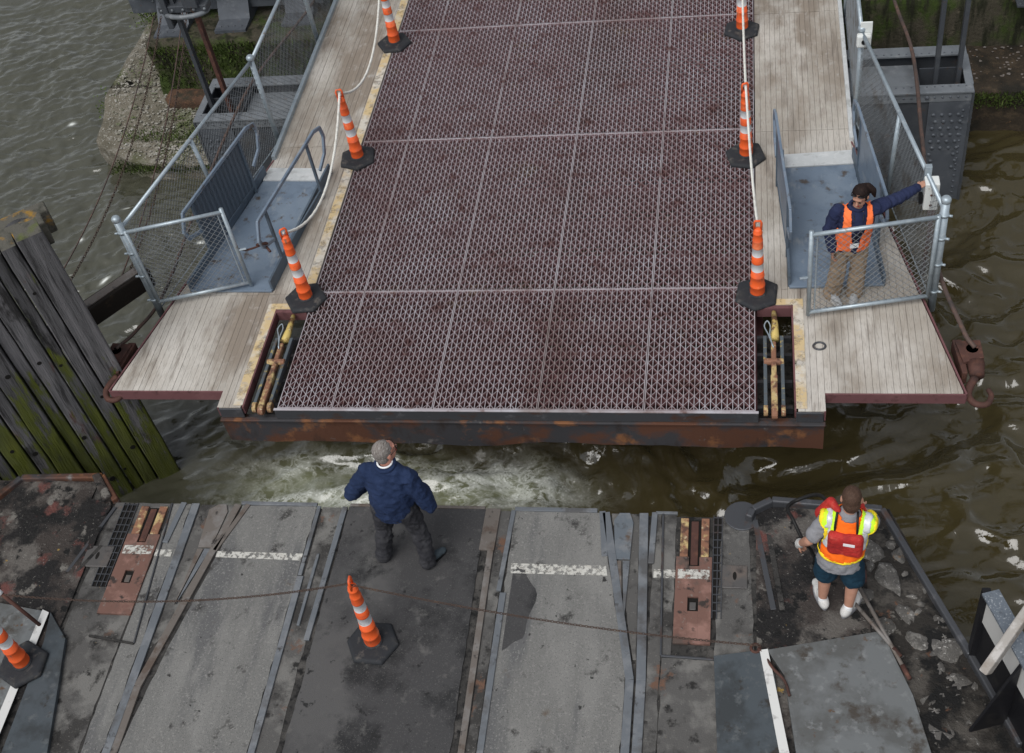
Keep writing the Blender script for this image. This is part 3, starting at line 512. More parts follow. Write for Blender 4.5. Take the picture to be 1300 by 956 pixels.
# tower foot standing on the left pier
tf = thing('steel_trestle', 'grey riveted steel trestle foot standing on the mossy left pier', 'trestle', (-5.6, 8, -.28))
for (xa, xb, y0, y1, z0, z1) in ((-6.52, -6.02, 7.55, 9.4, -.24, .5), (-5.55, -5.05, 7.62, 9.4, -.24, .55), (-4.5, -4.05, 7.7, 9.4, -.24, .5)):
    mb = MB(); yb = y0+.28
    mb.add([(xa,y0,z0),(xb,y0,z0),(xb,yb,z0+.02),(xa,yb,z0+.02),(xa,yb+.45,z1),(xb,yb+.45,z1),(xa,y0,z0-.05),(xb,y0,z0-.05),(xa,y1,z0-.05),(xb,y1,z0-.05),(xa,y1,z1),(xb,y1,z1)],
           [(0,1,2,3),(3,2,5,4),(6,7,1,0),(4,5,11,10),(6,0,3,4,10,8),(7,9,11,5,2,1)])
    for i in range(4):
        for q in (.1, .25, .4): mb.dome((xa+q*(xb-xa)/.5, yb+.07+i*.11, z0+.05+i*.11*(z1-z0)/.45), (0,-.75,.6), .02)
        mb.dome((xa+.08+i*.11, y0+.1, z0+.01), (0,0,1), .02)
    mb.build('base_shoe', 'girder_mid', tf)
mb = MB(); mb.beam((-7, 8.15, .1), (-3.9, 8.15, .1), .12, .5); mb.beam((-6.9, 8.0, .36), (-3.9, 8.0, .36), .34, .04); mb.build('cross_beam', 'girder_mid', tf, bevel=.01)
for x in (-6.25, -5.3, -4.3):
    mb = MB(); mb.beam((x, 8.6, .3), (x+.25, 8.6, 6), .35, .3, (0,1,0)); mb.build('column', 'girder_mid', tf, bevel=.01)
mb = MB(); 
for k in range(9): mb.dome((-6.6+k*.3, 8.085, .05+.12*(k % 2)), (0,-1,0), .022)
struct(mb.build('rivets', 'girder', tf, True), 'stuff')
hf = thing('unseen_headframe', 'unseen steel headframe added high above the ramp to darken the water reflections', 'headframe', (0, 8.3, 6))  # unseen, added to carry the hangers and darken reflections in the water
for z in (5.9, 9.2):
    mb = MB(); mb.box(-5.6, 7.2, 7.4, 7.6, z, z+.9); mb.box(-5.6, 7.2, 9.2, 9.4, z, z+.9); mb.build('cross_girder', 'girder_dark', hf)
mb = MB(); mb.box(-5.6, 7.2, 7.6, 9.2, 6.3, 6.4); mb.build('machinery_deck', 'girder_dark', hf)
for k in range(10):
    x0_ = -5.6+k*1.28; mb = MB(); mb.beam((x0_, 7.5, 6.8 if k % 2 else 9.2), (x0_+1.28, 7.5, 9.2 if k % 2 else 6.8), .25, .2); mb.build('brace', 'girder_dark', hf)
for sx in (-1, 1):
    mb = MB(); mb.box(*sorted((sx*4.4, sx*5.3)), 5.4, 9.2, 5.4, 5.75); mb.build('sheave_beam', 'girder_dark', hf)
# clamp ring round the left hangers
hc = thing('hanger_clamp', 'grey steel clamp ring gripping the hanger bars by the left pier', 'clamp', (-4.85, 5.75, 1.25))
mb = MB(); mb.tube([(-4.86+.3*math.cos(a), 5.72+.17*math.sin(a), 1.3) for a in np.linspace(0, 6.283, 25)], .035, 8); mb.build('ring', 'girder', hc, True)
mb = MB(); mb.box(-5.2, -4.52, 5.62, 5.8, 1.32, 1.42); mb.box(-5.14, -5.06, 5.6, 5.84, 1.1, 1.9); mb.box(-4.82, -4.62, 5.58, 5.86, 1.4, 1.75); mb.build('housing', 'girder_dark', hc, bevel=.012)
mb = MB(); [mb.dome((-5.15+k*.15, 5.61, 1.37), (0,-1,0), .022) for k in range(5)]; mb.build('bolt', 'girder', hc, True)
# right tower leg clipped by the frame
tr = thing('steel_trestle', 'dark steel trestle leg at the top right behind the right hangers', 'trestle', (6.3, 8.3, -.42))
mb = MB(); mb.beam((6.2, 7.6, -.4), (5.6, 8.4, 5), .12, .5, (0,1,0)); mb.build('column', 'girder_dark', tr, bevel=.01)
mb = MB(); mb.box(5.95, 6.6, 7.4, 8.0, -.4, -.36); mb.build('base_plate', 'girder_dark', tr, bevel=.01)
mb = MB(); [mb.dome((6.0+.14*k, 7.45, -.36), (0,0,1), .02) for k in range(5)]; struct(mb.build('rivets', 'girder_dark', tr, True), 'stuff')

# ================================================================== RAMP (link span)
br = thing('link_span', 'steel grated vehicle ramp with plank walkways reaching out over the water', 'ramp', (0, 0, 0))
XC = [-2.4725, -1.875, -.79, .30, 1.375, 2.4725]; YR = [0, 1.72, 4.469, 6.983, 9.6, 12.2]
GD = .05
def grating_mesh(wd, ln, key):
    mb = MB(); n = max(4, round(wd/.0545)); dx = (wd-.016)/n; hp = ln/round(ln/.0635); k = round(ln/hp)
    def bar(x0, y0, x1, y1, t, z0, z1):
        d = math.hypot(x1-x0, y1-y0); px, py = -(y1-y0)/d*t/2, (x1-x0)/d*t/2
        V = [(x0+px,y0+py,z1),(x0-px,y0-py,z1),(x1-px,y1-py,z1),(x1+px,y1+py,z1),(x0+px,y0+py,z0),(x0-px,y0-py,z0),(x1-px,y1-py,z0),(x1+px,y1+py,z0)]
        o_ = len(mb.v); mb.v.extend(V)
        for f, m_ in (((0,1,2,3),0),((1,5,6,2),1),((3,7,4,0),1),((0,4,5,1),1),((2,6,7,3),1)): mb.f.append(tuple(o_+i for i in f)); mb.m.append(m_)
    for i in range(n+1):
        x = .008+i*dx; bar(x, .004, x, ln-.004, .0068 if i not in (0, n) else .0085, -GD, random.uniform(-.001, .001))
    for i in range(n):
        x0 = .008+i*dx
        for j in range(k):
            s_ = (i+j) % 2; bar(x0+(dx if s_ else 0), j*hp, x0+(0 if s_ else dx), (j+1)*hp, .0052, -GD*.85, -.002)
    bar(.004, .006, wd-.004, .006, .009, -GD, .0005); bar(.004, ln-.006, wd-.004, ln-.006, .009, -GD, .0005)
    return mb.mesh('grating_panel', ['steel_top', 'steel_side'])
gcache = {}
for r_ in range(5):
    for c_ in range(5):
        wd = XC[c_+1]-XC[c_]; ln = YR[r_+1]-YR[r_]; key = (round(wd, 2), round(ln, 2))
        if key not in gcache: gcache[key] = grating_mesh(wd, ln, key)
        o = put('grating_panel', gcache[key], br, local=True); o.location = (XC[c_]+.002, YR[r_]+.002, random.uniform(-.001, .001))
# framing under the grating
for y, wdt in [(.22, .09), (.52, .1), (.86, .1), (1.28, .12), (1.72, .16), (2.3, .12), (2.9, .12), (3.5, .12), (4.1, .12), (4.47, .16), (5.1, .12), (5.7, .12), (6.3, .12), (6.98, .16), (7.7, .12), (8.4, .12), (9.1, .12), (9.8, .12), (10.6, .12), (11.4, .12)]:
    mb = MB(); mb.box(-2.47, 2.47, y-wdt/2, y+wdt/2, -.13, -.1); mb.box(-2.46, 2.46, y-.012, y+.012, -.42, -.13); mb.build('floor_beam', 'maroon', br)
for x in (-2.47, -1.6, -.79, 0, .79, 1.6, 2.47):
    mb = MB(); mb.box(x-.02, x+.02, .1, 12.2, -.6, -.43); mb.box(x-.09, x+.09, .1, 12.2, -.63, -.6); mb.build('stringer', 'maroon', br)
# planks
def ymax(ax): return 99 if ax <= 3.606 else .24+(4.44-ax)/(4.44-3.58)*(4.15-.24)
for sx in (-1, 1):
    xs = [2.485]; 
    while xs[-1] < 4.40: xs.append(xs[-1]+.0656)
    xs[-1] = 4.435
    YB = [0, 1.69, 4.40, 6.95, 9.6, 12.2]
    for i in range(len(xs)-1):
        xa, xb = xs[i]+.0012, xs[i+1]-.0018
        for r_ in range(5):
            y0, y1 = YB[r_]+.004, YB[r_+1]-.003
            if xb > 3.15: y0 = max(y0, .235)
            elif xb > 3.02 and r_ == 0: y0 = .004
            if xa < 2.82 and r_ == 0:
                y0 = 1.45
            if xa < 2.92 and xb > 2.82 and r_ == 0 and xa < 2.82: xa2 = xa
            ya, yb = min(y1, ymax(xa)), min(y1, ymax(xb))
            if ya <= y0+.02: continue
            poly = [(sx*xa, y0), (sx*xb, y0), (sx*xb, max(yb, y0+.004)), (sx*xa, ya)]
            if xa > 3.6 and r_ > 1: continue
            dz = random.uniform(-.0025, .0025)
            MB().prism(poly, -.06, dz).build('plank', 'plank', br)
    # filler strip between slot and first plank, edge channels, wing plates
    MB().box(*sorted((sx*2.845, sx*2.862)), .004, 1.46, -.1, .004).build('slot_frame', 'maroon', br)
    MB().box(*sorted((sx*2.49, sx*2.843)), 1.40, 1.445, -.12, .004).build('slot_frame', 'maroon', br)
    mb = MB(); mb.prism([(sx*3.14, .215), (sx*4.46, .215), (sx*4.46, .232), (sx*3.14, .232)], -.125, .002); mb.build('wing_edge_plate', 'maroon', br)
    mb = MB(); mb.beam((sx*4.462, .225, -.055), (sx*3.603, 4.15, -.055), .018, .125); mb.build('wing_edge_plate', 'maroon', br)
    mb = MB(); mb.beam((sx*3.605, 4.16, 0), (sx*3.605, 12.2, 0), .05, .12); mb.build('kerb_rail', 'galv_sheet' if sx > 0 else 'galv', br, bevel=.005)
    mb = MB(); mb.box(*sorted((sx*3.125, sx*3.14)), -.005, .214, -.13, .001); mb.build('wing_edge_plate', 'maroon', br)
    for y in (.9, 2.0, 3.2): 
        mb = MB(); mb.beam((sx*2.9, y, -.16), (sx*(4.3-.2*y), y, -.1), .03, .14); mb.build('wing_bracket', 'maroon', br)
    # painted stripes
    def pst(x0, x1, y0, y1): MB().box(*sorted((sx*x0, sx*x1)), y0, y1, .005, .0065).build('painted_stripe', 'paint_yellow', br)
    pst(2.862, 2.965, .03, 1.45); pst(2.5, 2.965, 1.452, 1.54)
    if sx < 0: pst(2.49, 2.60, 1.75, 4.39); pst(2.49, 2.6, 4.41, 6.9); pst(2.49, 2.6, 6.96, 9.5)
    # bracket and tow hook on the wing tip
    bx = sx*4.475
    mb = MB(); mb.prism([(bx, .62), (bx+sx*.2, .68), (bx+sx*.19, .92), (bx-sx*.05, .9)], -.02, .03); mb.prism([(bx-sx*.02, .5), (bx+sx*.03, .5), (bx+sx*.02, .95), (bx-sx*.07, .95)], -.16, .0)
    mb.build('tip_bracket', 'rust', br, bevel=.008)
    mb = MB(); mb.tube([(bx+sx*.1, .8, .03), (bx+sx*.1, .8, -.1)], .06, 12); mb.tube([(bx+sx*.12, .66, -.03), (bx+sx*.12, .5, -.05)], [.09, .07], 12); mb.dome((bx+sx*.15, .82, .03), (0,0,1), .02)
    mb.build('swivel', 'rust', br, True)
    hb = bx if sx > 0 else bx-.1; hk = [(hb+.1, .48, -.05), (hb+.04, .38, -.07), (hb+.02, .28, -.09), (hb+.08, .19, -.1), (hb+.18, .19, -.1), (hb+.23, .28, -.09), (hb+.21, .36, -.08)]
    mb = MB(); pts = smoothed(hk, 5); mb.tube(pts, [.042-.018*i/(len(pts)-1) for i in range(len(pts))], 10); mb.build('tow_hook', 'rust', br, True)
    # latch in the slot
    c = sx*2.655
    for q, m_ in ((-1, 'blue_steel_worn'), (1, 'blue_steel_worn')):
        mb = MB(); mb.box(c+q*.085-.018, c+q*.085+.018, .06, 1.02, -.1, -.005)
        mb.tube([(c+q*.085-.018, .06, -.052), (c+q*.085+.018, .06, -.052)], .05, 14); mb.build('latch_bar', m_, br, bevel=.006)
    for q in (-1, 1):
        mb = MB(); mb.tube([(c+q*.085-.021, .05, -.05), (c+q*.085+.021, .05, -.05)], .056, 16); mb.build('latch_eye', 'rust_yellow', br, bevel=.004)
    mb = MB(); mb.box(c-.032, c+.032, -.01, .42, -.09, .012); mb.tube([(c-.03, .0, -.04), (c+.03, .0, -.04)], .052, 14); mb.build('latch_hook', 'rust_yellow', br, bevel=.012)
    mb = MB(); mb.box(c-.026, c+.026, .42, .92, -.07, .02); mb.tube([(c-.1, .66, -.01), (c+.1, .66, -.01)], .036, 10); mb.box(c-.034, c+.034, .38, .47, -.06, .018); mb.build('latch_tongue', 'rust_yellow', br, bevel=.012)
    mb = MB(); mb.tube([(c+.01, .98, -.03), (c+.02, 1.18, -.02), (c+.01, 1.38, -.03)], [.05, .034, .024], 12); mb.build('latch_spring', 'yellow_steel', br, True)
    mb = MB(); mb.tube(smoothed([(c, .82, .03), (c-.05, 1.0, .03), (c-.09, 1.12, .03), (c-.06, 1.19, .035), (c-.03, 1.12, .03), (c-.035, 1.0, .03), (c-.01, .84, .03)], 5), .007, 6); mb.build('wire_loop', 'galv', br, True)
    for y in (.24, .58, .95, 1.2): MB().box(*sorted((sx*2.49, sx*2.84)), y-.02, y+.02, -.3, -.22).build('cross_bar', 'fascia', br)
    MB().box(*sorted((sx*2.49, sx*2.86)), .1, 1.44, -.56, -.54).build('slot_floor', 'deck_dirt', br)
    MB().box(*sorted((sx*3.12, sx*2.86)), -.02, .0, -.14, -.004).build('front_angle', 'fascia', br, bevel=.006)
# front fascia
mb = MB(); mb.box(-2.5, 2.5, -.03, -.004, -.145, -.002); mb.build('front_angle', 'fascia', br, bevel=.008)
mb = MB(); mb.box(-2.5, 2.5, -.034, -.006, -.0018, .006); mb.build('edge_strip', 'steel_top', br)
mb = MB(); mb.box(-3.14, 3.14, -.055, .0, -.175, -.148); mb.build('ledge', 'fascia_rust', br, bevel=.006)
mb = MB(); nseg = 60
V = []; 
for i in range(nseg+1):
    x = -3.13+6.26*i/nseg; b_ = -.53+.02*math.sin(x*1.7)+.012*math.sin(x*5.1)+.012*random.random(); V += [(x, -.03+.008*math.sin(x*2.3), -.176), (x, -.03+.012*math.sin(x*3.1), b_), (x, .06, b_), (x, .06, -.176)]
F = [(i*4+k, i*4+4+k, i*4+4+(k+1) % 4, i*4+(k+1) % 4) for i in range(nseg) for k in range(4)]+[(0,1,2,3), (nseg*4+3, nseg*4+2, nseg*4+1, nseg*4)]
mb.add(V, [f[::-1] for f in F]); mb.build('front_beam', 'fascia_rust', br)
for sx in (-1, 1):
    MB().box(*sorted((sx*3.05, sx*3.1)), .06, 12, -.5, -.12).build('side_girder', 'maroon', br)
# sockets in the right walkway
mb = MB(); mb.tube([(3.11+.06*math.cos(a), .86+.05*math.sin(a), .006) for a in np.linspace(0, 6.283, 19)], .012, 6); mb.build('deck_ring', 'fascia', br, True)

# ================================================================== ACCESS RAMPS
def access_ramp(sx, label):
    t = thing('access_ramp', label, 'access ramp', (sx*3.2, 2.7, 0), 'steel access ramps on the walkways')
    fi, fo = (2.83, 3.80) if sx > 0 else (2.98, 3.98); bi, bo = (2.8, 3.6) if sx > 0 else (2.76, 3.62)
    fy = 1.69 if sx > 0 else 1.72
    poly = [(sx*fi, fy), (sx*fo, fy+.02), (sx*bo, 3.70), (sx*bi, 3.66)]
    MB().prism(poly, .006, .032).build('plate', 'ramp_blue', t, bevel=.004)
    MB().prism([(sx*bi, 3.665), (sx*bo, 3.705), (sx*(bo-.005), 3.98), (sx*(bi+.005), 3.93)], .01, lambda x, y: .042 if y < 3.8 else .018).build('threshold_plate', 'galv_sheet', t)
    for (fx, bx_) in ((fi, bi), (fo, bo)):
        mb = MB(); mb.beam((sx*fx, fy+.03, .08), (sx*bx_, 3.85, .08), .028, .16); mb.build('side_kerb', 'ramp_dark', t, bevel=.004)
    for k, (pa, pb) in enumerate((((2.97 if sx < 0 else 2.83, 1.98), (2.71, 3.58)), ((3.92 if sx < 0 else 3.80, 2.15), (3.6, 3.7)))):
        A = Vector((sx*pa[0], pa[1], .86)); B = Vector((sx*pb[0], pb[1], .86)); d = (B-A).normalized(); dn = Vector((0,0,1))
        lp = smoothed([A+d*.18-dn*.42, A-d*.06-dn*.33, A-d*.1-dn*.2, A], 1)+smoothed([B, B+d*.16-dn*.06, B+d*.19-dn*.2, B+d*.1-dn*.4, B-d*.1-dn*.5], 1)
        mb = MB()
        for q in range(len(lp)-1): mb.beam(lp[q], lp[q+1]+(lp[q+1]-lp[q]).normalized()*.012, .03, .046)
        h_ = mb.build('handrail', 'ramp_blue', t, bevel=.006)
        for u in (.12, .86):
            p = A.lerp(B, u); mb = MB(); mb.beam((p.x, p.y, .03), (p.x, p.y, .85), .03, .045, (0,1,0)); mb.build('rail_post', 'ramp_dark', t, bevel=.004)
        pa_, pb_ = A.lerp(B, .12), A.lerp(B, .86)
        mb = MB(); off = Vector((0, 0, 0))
        if sx > 0 or k == 1:
            mb.beam((pa_.x, pa_.y, .46), (pb_.x, pb_.y, .46), .006, .72); mb.build('infill_panel', 'ramp_blue' if sx > 0 else perforated(), t)
        mb = MB(); mb.beam((pa_.x, pa_.y, .14), (pb_.x, pb_.y, .14), .02, .03); mb.build('lower_rail', 'ramp_dark', t)
    return t
def perforated():
    if 'perf' in M: return 'perf'
    m = mat('perforated_sheet', (.1, .125, .155), (), .5, .2); n = m.node_tree.nodes; L = m.node_tree.links
    vo = n.new('ShaderNodeTexVoronoi'); vo.inputs['Scale'].default_value = 60; vo.inputs['Randomness'].default_value = 0
    tc = n.new('ShaderNodeTexCoord'); mr = n.new('ShaderNodeMath'); mr.operation = 'GREATER_THAN'; mr.inputs[1].default_value = .38
    L.new(tc.outputs['Object'], vo.inputs['Vector']); L.new(vo.outputs['Distance'], mr.inputs[0]); L.new(mr.outputs[0], n['Principled BSDF'].inputs['Alpha'])
    M['perf'] = m; return 'perf'
access_ramp(-1, 'blue grey steel access ramp with two handrails on the left walkway')
access_ramp(1, 'blue grey steel access ramp with panelled handrails behind the woman')

# ================================================================== FENCES AND GATES
def chainlink(mb, a, b, z0, z1, sp=.075, r=.0025):
    """diamond wire mesh on the vertical plane a-b"""
    a = Vector(a); b = Vector(b); L_ = (b-a).length; d = (b-a)/L_; nrm = Vector((-d.y, d.x, 0)); H = z1-z0; H0 = H
    for sgn in (-1, 1):
        s_ = -H
        while s_ < L_:
            u0, v0, u1, v1 = s_, 0., s_+H, H
            if u0 < 0: v0 -= u0; u0 = 0
            if u1 > L_: v1 -= (u1-L_); u1 = L_
            if v1-v0 > .02:
                if sgn < 0: v0, v1 = H-v0, H-v1
                p = a+d*u0; q = a+d*u1; off = nrm*.0025*sgn
                mb.tube([(p.x+off.x, p.y+off.y, z0+v0), (q.x+off.x, q.y+off.y, z0+v1)], r, 4, cap=False)
            s_ += sp
def fence(sx, label):
    t = thing('chain_link_fence', label, 'fence', (sx*3.7, 5, 0), 'fences along the ramp sides')
    P = [(sx*(4.27 if sx > 0 else 4.33), 1.53), (sx*3.68, 4.62), (sx*3.68, 6.9), (sx*3.68, 9.4), (sx*3.68, 11.9)]
    for i, (x, y) in enumerate(P):
        hh = 1.33 if i == 0 else 1.24
        mb = MB(); mb.tube([(x, y, -.16), (x, y, hh)], .042 if i == 0 else .034, 12); mb.build('post', 'galv', t, True)
        mb = MB(); mb.lathe([(.046, 0), (.05, .015), (.05, .04), (.035, .06), (.01, .066)], 12, (x, y, hh-.02)); mb.build('post_cap', 'galv', t, True)
        if i == 0:
            for z in (.12, .5, .85, 1.15): mb = MB(); mb.tube([(x, y, z-.015), (x, y, z+.015)], .048, 12); mb.tube([(x+sx*.04, y-.02, z), (x+sx*.075, y-.03, z)], .014, 6); mb.build('clamp', 'galv', t, True)
    for i in range(len(P)-1):
        a, b = P[i], P[i+1]
        mb = MB(); mb.tube([(*a, 1.2), (*b, 1.2)], .024, 10); mb.build('top_rail', 'galv', t, True)
        mb = MB(); chainlink(mb, (*a, 0), (*b, 0), -.06, 1.19); mb.build('wire_mesh', 'wire', t)
        mb = MB(); mb.tube([(*a, -.06), (*b, -.06)], .008, 6); mb.build('tension_wire', 'galv', t)
    m_ = ((P[0][0]+P[1][0])/2, (P[0][1]+P[1][1])/2)
    mb = MB(); mb.tube([(m_[0]-sx*.05, m_[1]+.05, -.12), (m_[0], m_[1], 1.19)], .026, 10); mb.build('post', 'galv', t, True)
fence(-1, 'galvanised chain link fence along the left side of the ramp')
fence(1, 'galvanised chain link fence along the right side of the ramp')
def gate(a, b, label):
    t = thing('gate', label, 'gate', (a[0], a[1], .1), 'chain link swing gates')
    A = Vector((a[0], a[1], 0)); B = Vector((b[0], b[1], 0))
    for nm, p, q in (('top_rail', A+Vector((0,0,1.17)), B+Vector((0,0,1.17))), ('bottom_rail', A+Vector((0,0,.1)), B+Vector((0,0,.1))), ('stile', A+Vector((0,0,.08)), A+Vector((0,0,1.19))), ('stile', B+Vector((0,0,.06)), B+Vector((0,0,1.22)))):
        mb = MB(); mb.tube([p, q], .023, 10); mb.build(nm, 'galv', t, True)
    d = (B-A).normalized()
    mb = MB(); chainlink(mb, A+d*.03, B-d*.03, .11, 1.16, .075, .003); mb.build('wire_mesh', 'wire', t)
    mb = MB(); mb.tube([B-d*.06+Vector((0,0,.1)), B-d*.06+Vector((0,0,1.16))], .008, 6); mb.build('tension_bar', 'galv', t)
    mb = MB(); mb.tube([B+Vector((0,0,.6)), B+d*.1+Vector((0,0,.6))], .014, 6); mb.build('latch', 'galv', t)
    return t
gate((-4.27, 1.50), (-3.24, 1.80), 'galvanised chain link gate standing ajar at the left walkway')
gate((4.21, 1.47), (3.01, 1.25), 'galvanised chain link gate closed in front of the woman')
# tie between left gate and handrail
mb = MB(); mb.tube(smoothed([(-3.24, 1.8, .62), (-3.15, 1.85, .56), (-3.02, 1.93, .55), (-2.98, 1.96, .56)], 5), .012, 6); mb.tube(smoothed([(-3.06, 1.94, .55), (-3.0, 1.9, .6), (-2.94, 1.95, .56), (-3.0, 1.99, .52), (-2.9, 1.88, .5)], 5), .016, 6)
tag(mb.build('tie_rope', 'rust', smooth=True), 'brown knotted rope tying the left gate to the handrail', 'rope')
# control boxes
t = thing('control_box', 'white control box on the fence rail under the woman\'s hand', 'control box', (4.2, 2.0, .86))
mb = MB(); mb.box(4.13, 4.27, 1.92, 2.06, .86, 1.2); mb.build('case', 'box_white', t, bevel=.012)
mb = MB(); [mb.dome((4.2, 1.919, z), (0,-1,0), .016) for z in (.93, 1.06)]; mb.build('knob', 'rust', t, True)
mb = MB(); mb.box(4.09, 4.125, 1.95, 2.03, .92, 1.02); mb.build('switch', 'black', t, bevel=.006)
mb = MB(); mb.box(4.13, 4.2, 2.065, 2.12, .9, 1.3); mb.build('mounting_plate', 'galv', t, bevel=.004)
mb = MB(); mb.tube([(4.24, 1.97, .86), (4.23, 2.0, .3), (4.22, 2.0, -.1)], .022, 8); mb.build('conduit', 'rust', t, True)
t = thing('junction_box', 'small white junction box on the right fence post by the girder', 'junction box', (3.68, 4.6, 1.1))
mb = MB(); mb.box(3.62, 3.78, 4.5, 4.58, 1.06, 1.22); mb.build('case', 'box_white', t, bevel=.02)
mb = MB(); mb.tube([(3.7, 4.49, 1.14), (3.7, 4.5, 1.14)], .03, 10); mb.build('gland', 'black', t)
mb = MB(); mb.box(3.66, 3.79, 4.585, 4.61, 1.12, 1.34); mb.tube([(3.72, 4.583, 1.29), (3.72, 4.584, 1.29)], .022, 8); mb.build('mounting_plate', 'box_white', t, bevel=.02)

# ================================================================== CONES, ROPES
def cone_proto():
    t = thing('traffic_cone', '', 'traffic cone', (0,0,0))
    mb = MB()
    P = [(.215, .135), (.02, .255), (-.2, .165), (-.235, -.105), (-.03, -.245), (.19, -.15)]
    n = len(P); V = [(x, y, 0) for x, y in P]+[(x, y, .03) for x, y in P]+[(x*.9, y*.9, .05) for x, y in P]
    mb.add(V, [(i, (i+1) % n, n+(i+1) % n, n+i) for i in range(n)]+[(n+i, n+(i+1) % n, 2*n+(i+1) % n, 2*n+i) for i in range(n)]+[tuple(range(2*n, 3*n)), tuple(range(n-1, -1, -1))])
    mb.lathe([(.098, .04), (.096, .065), (.08, .068)], 20)
    mb.build('base', 'rubber', t, bevel=.012)
    prof = [(.078, .05), (.079, .08), (.0765, .16), (.081, .165), (.081, .18), (.0735, .19), (.07, .30), (.073, .305), (.073, .315), (.067, .32)]
    mis = [0]*len(prof)
    def seg(z0, r0, z1, r1, k): prof.append((r0, z0)); mis.append(k); prof.append((r1, z1)); mis.append(k)
    seg(.39, .066, .391, .0635, 0); seg(.395, .0635, .50, .0605, 1); seg(.502, .0635, .512, .063, 0); seg(.6, .060, .602, .0575, 0); seg(.605, .0575, .71, .0535, 1); seg(.712, .057, .722, .056, 0)
    seg(.8, .052, .806, .054, 0); seg(.812, .054, .818, .05, 0); seg(.9, .046, .905, .049, 0); seg(.912, .049, .918, .044, 0); seg(.95, .041, .965, .03, 0)
    mis2 = [0]*(len(prof)-1)
    for i in range(len(prof)-1):
        zm = (prof[i][1]+prof[i+1][1])/2
        if .394 < zm < .501 or .604 < zm < .711: mis2[i] = 1
    mb = MB(); mb.lathe(prof, 22, mis=mis2+[0]); mb.build('body', ['orange', 'cone_white'], t, True)
    mb = MB(); mb.tube([(-.034, 0, .94), (-.036, 0, 1.04), (-.026, 0, 1.065), (.026, 0, 1.065), (.036, 0, 1.04), (.034, 0, .94)], .0125, 8); mb.build('handle', 'orange', t, True)
    return t
proto = cone_proto(); used = False
CONES = [(-2.53, 1.608, 0, 40, 'front orange traffic cone on the left edge of the ramp'), (-2.458, 4.118, 0, 15, 'middle orange traffic cone on the left edge of the ramp'), (-2.469, 6.665, 0, 40, 'farthest orange traffic cone on the left edge of the ramp'),
         (2.497, 1.60, 0, 0, 'front orange traffic cone on the right edge beside the latch slot'), (2.381, 3.931, 0, 22, 'middle orange traffic cone on the right edge beside the access ramp'), (2.328, 6.58, 0, 60, 'farthest orange traffic cone on the right edge of the ramp'),
         (-1.005, -2.45, -.449, 95, 'orange traffic cone on the dark ferry deck behind the navy jacket man'), (-4.36, -2.86, -.40, 70, 'orange traffic cone on the tread plate at the lower left corner')]
for i, (x, y, z, rz, lab) in enumerate(CONES):
    c = proto if not used else copy_tree(proto); used = True
    c.location = (x, y, z); c.rotation_euler = (random.uniform(-.015, .015), random.uniform(-.015, .015), R(rz)); tag(c, lab, 'traffic cone', 'orange traffic cones')
def rope_obj(name, pts, r, mname, label, cat='rope', pitch=.055):
    P = [Vector(p) for p in pts]; dense = [P[0]]; acc = [0.]
    for i in range(len(P)-1):
        L_ = (P[i+1]-P[i]).length; k = max(1, int(L_/.012))
        for j in range(1, k+1): dense.append(P[i].lerp(P[i+1], j/k)); acc.append(acc[-1]+L_/k)
    mb = MB()
    for s_ in (0, math.pi):
        q = []
        for i, p in enumerate(dense):
            t = (dense[min(i+1, len(dense)-1)]-dense[max(i-1, 0)]).normalized(); u = t.orthogonal().normalized(); u = Vector((0.3,.2,1)).cross(t).normalized(); v = t.cross(u); a = acc[i]/pitch*6.283+s_
            q.append(p+(u*math.cos(a)+v*math.sin(a))*r*.62)
        mb.tube(q, r*.72, 5)
    return tag(mb.build(name, mname, smooth=True), label, cat)
def ctop(i, dz=1.0): x, y, z = CONES[i][:3]; return (x, y, z+dz)
rope_obj('rope', sag((-2.53, 1.608, 1.02), (-2.46, 4.118, 1.02), .52)+sag((-2.46, 4.118, 1.02), (-2.469, 6.665, 1.02), .5)[1:]+sag((-2.469, 6.665, 1.02), (-2.47, 9.2, 1.0), .4)[1:], .014, 'rope', 'white twisted rope sagging between the left row of cones')
rope_obj('rope', sag((2.497, 1.60, 1.03), (2.381, 3.931, 1.03), .2)+sag((2.381, 3.931, 1.03), (2.328, 6.58, 1.03), .25)[1:]+sag((2.328, 6.58, 1.03), (2.33, 9.2, 1.0), .3)[1:], .013, 'rope', 'white rope strung along the right row of cones')

# rusty stay cables along both sides
def strand(name, pts, r, mname, label, cat):
    mb = MB(); mb.tube(smoothed(pts, 8), r, 8); return tag(mb.build(name, mname, smooth=True), label, cat)
strand('stay_cable', [(4.60, .80, .04), (4.5, 1.0, .1), (4.32, 1.95, .2), (4.38, 4.0, .12), (4.43, 5.8, .06), (4.3, 7.3, .0), (4.0, 9.5, .6)], .024, 'cable', 'rusty stay cable running back from the right wing tip over the girder', 'cable')
strand('stay_cable', [(-4.58, .82, .04), (-4.5, 1.2, -.06), (-4.42, 1.9, -.14), (-4.5, 3.6, -.14), (-4.5, 5.2, -.1), (-4.42, 6.3, -.1), (-4.05, 8.0, -.1), (-3.95, 9, 0)], .02, 'cable', 'rusty stay cable running back from the left wing tip behind the fence', 'cable')

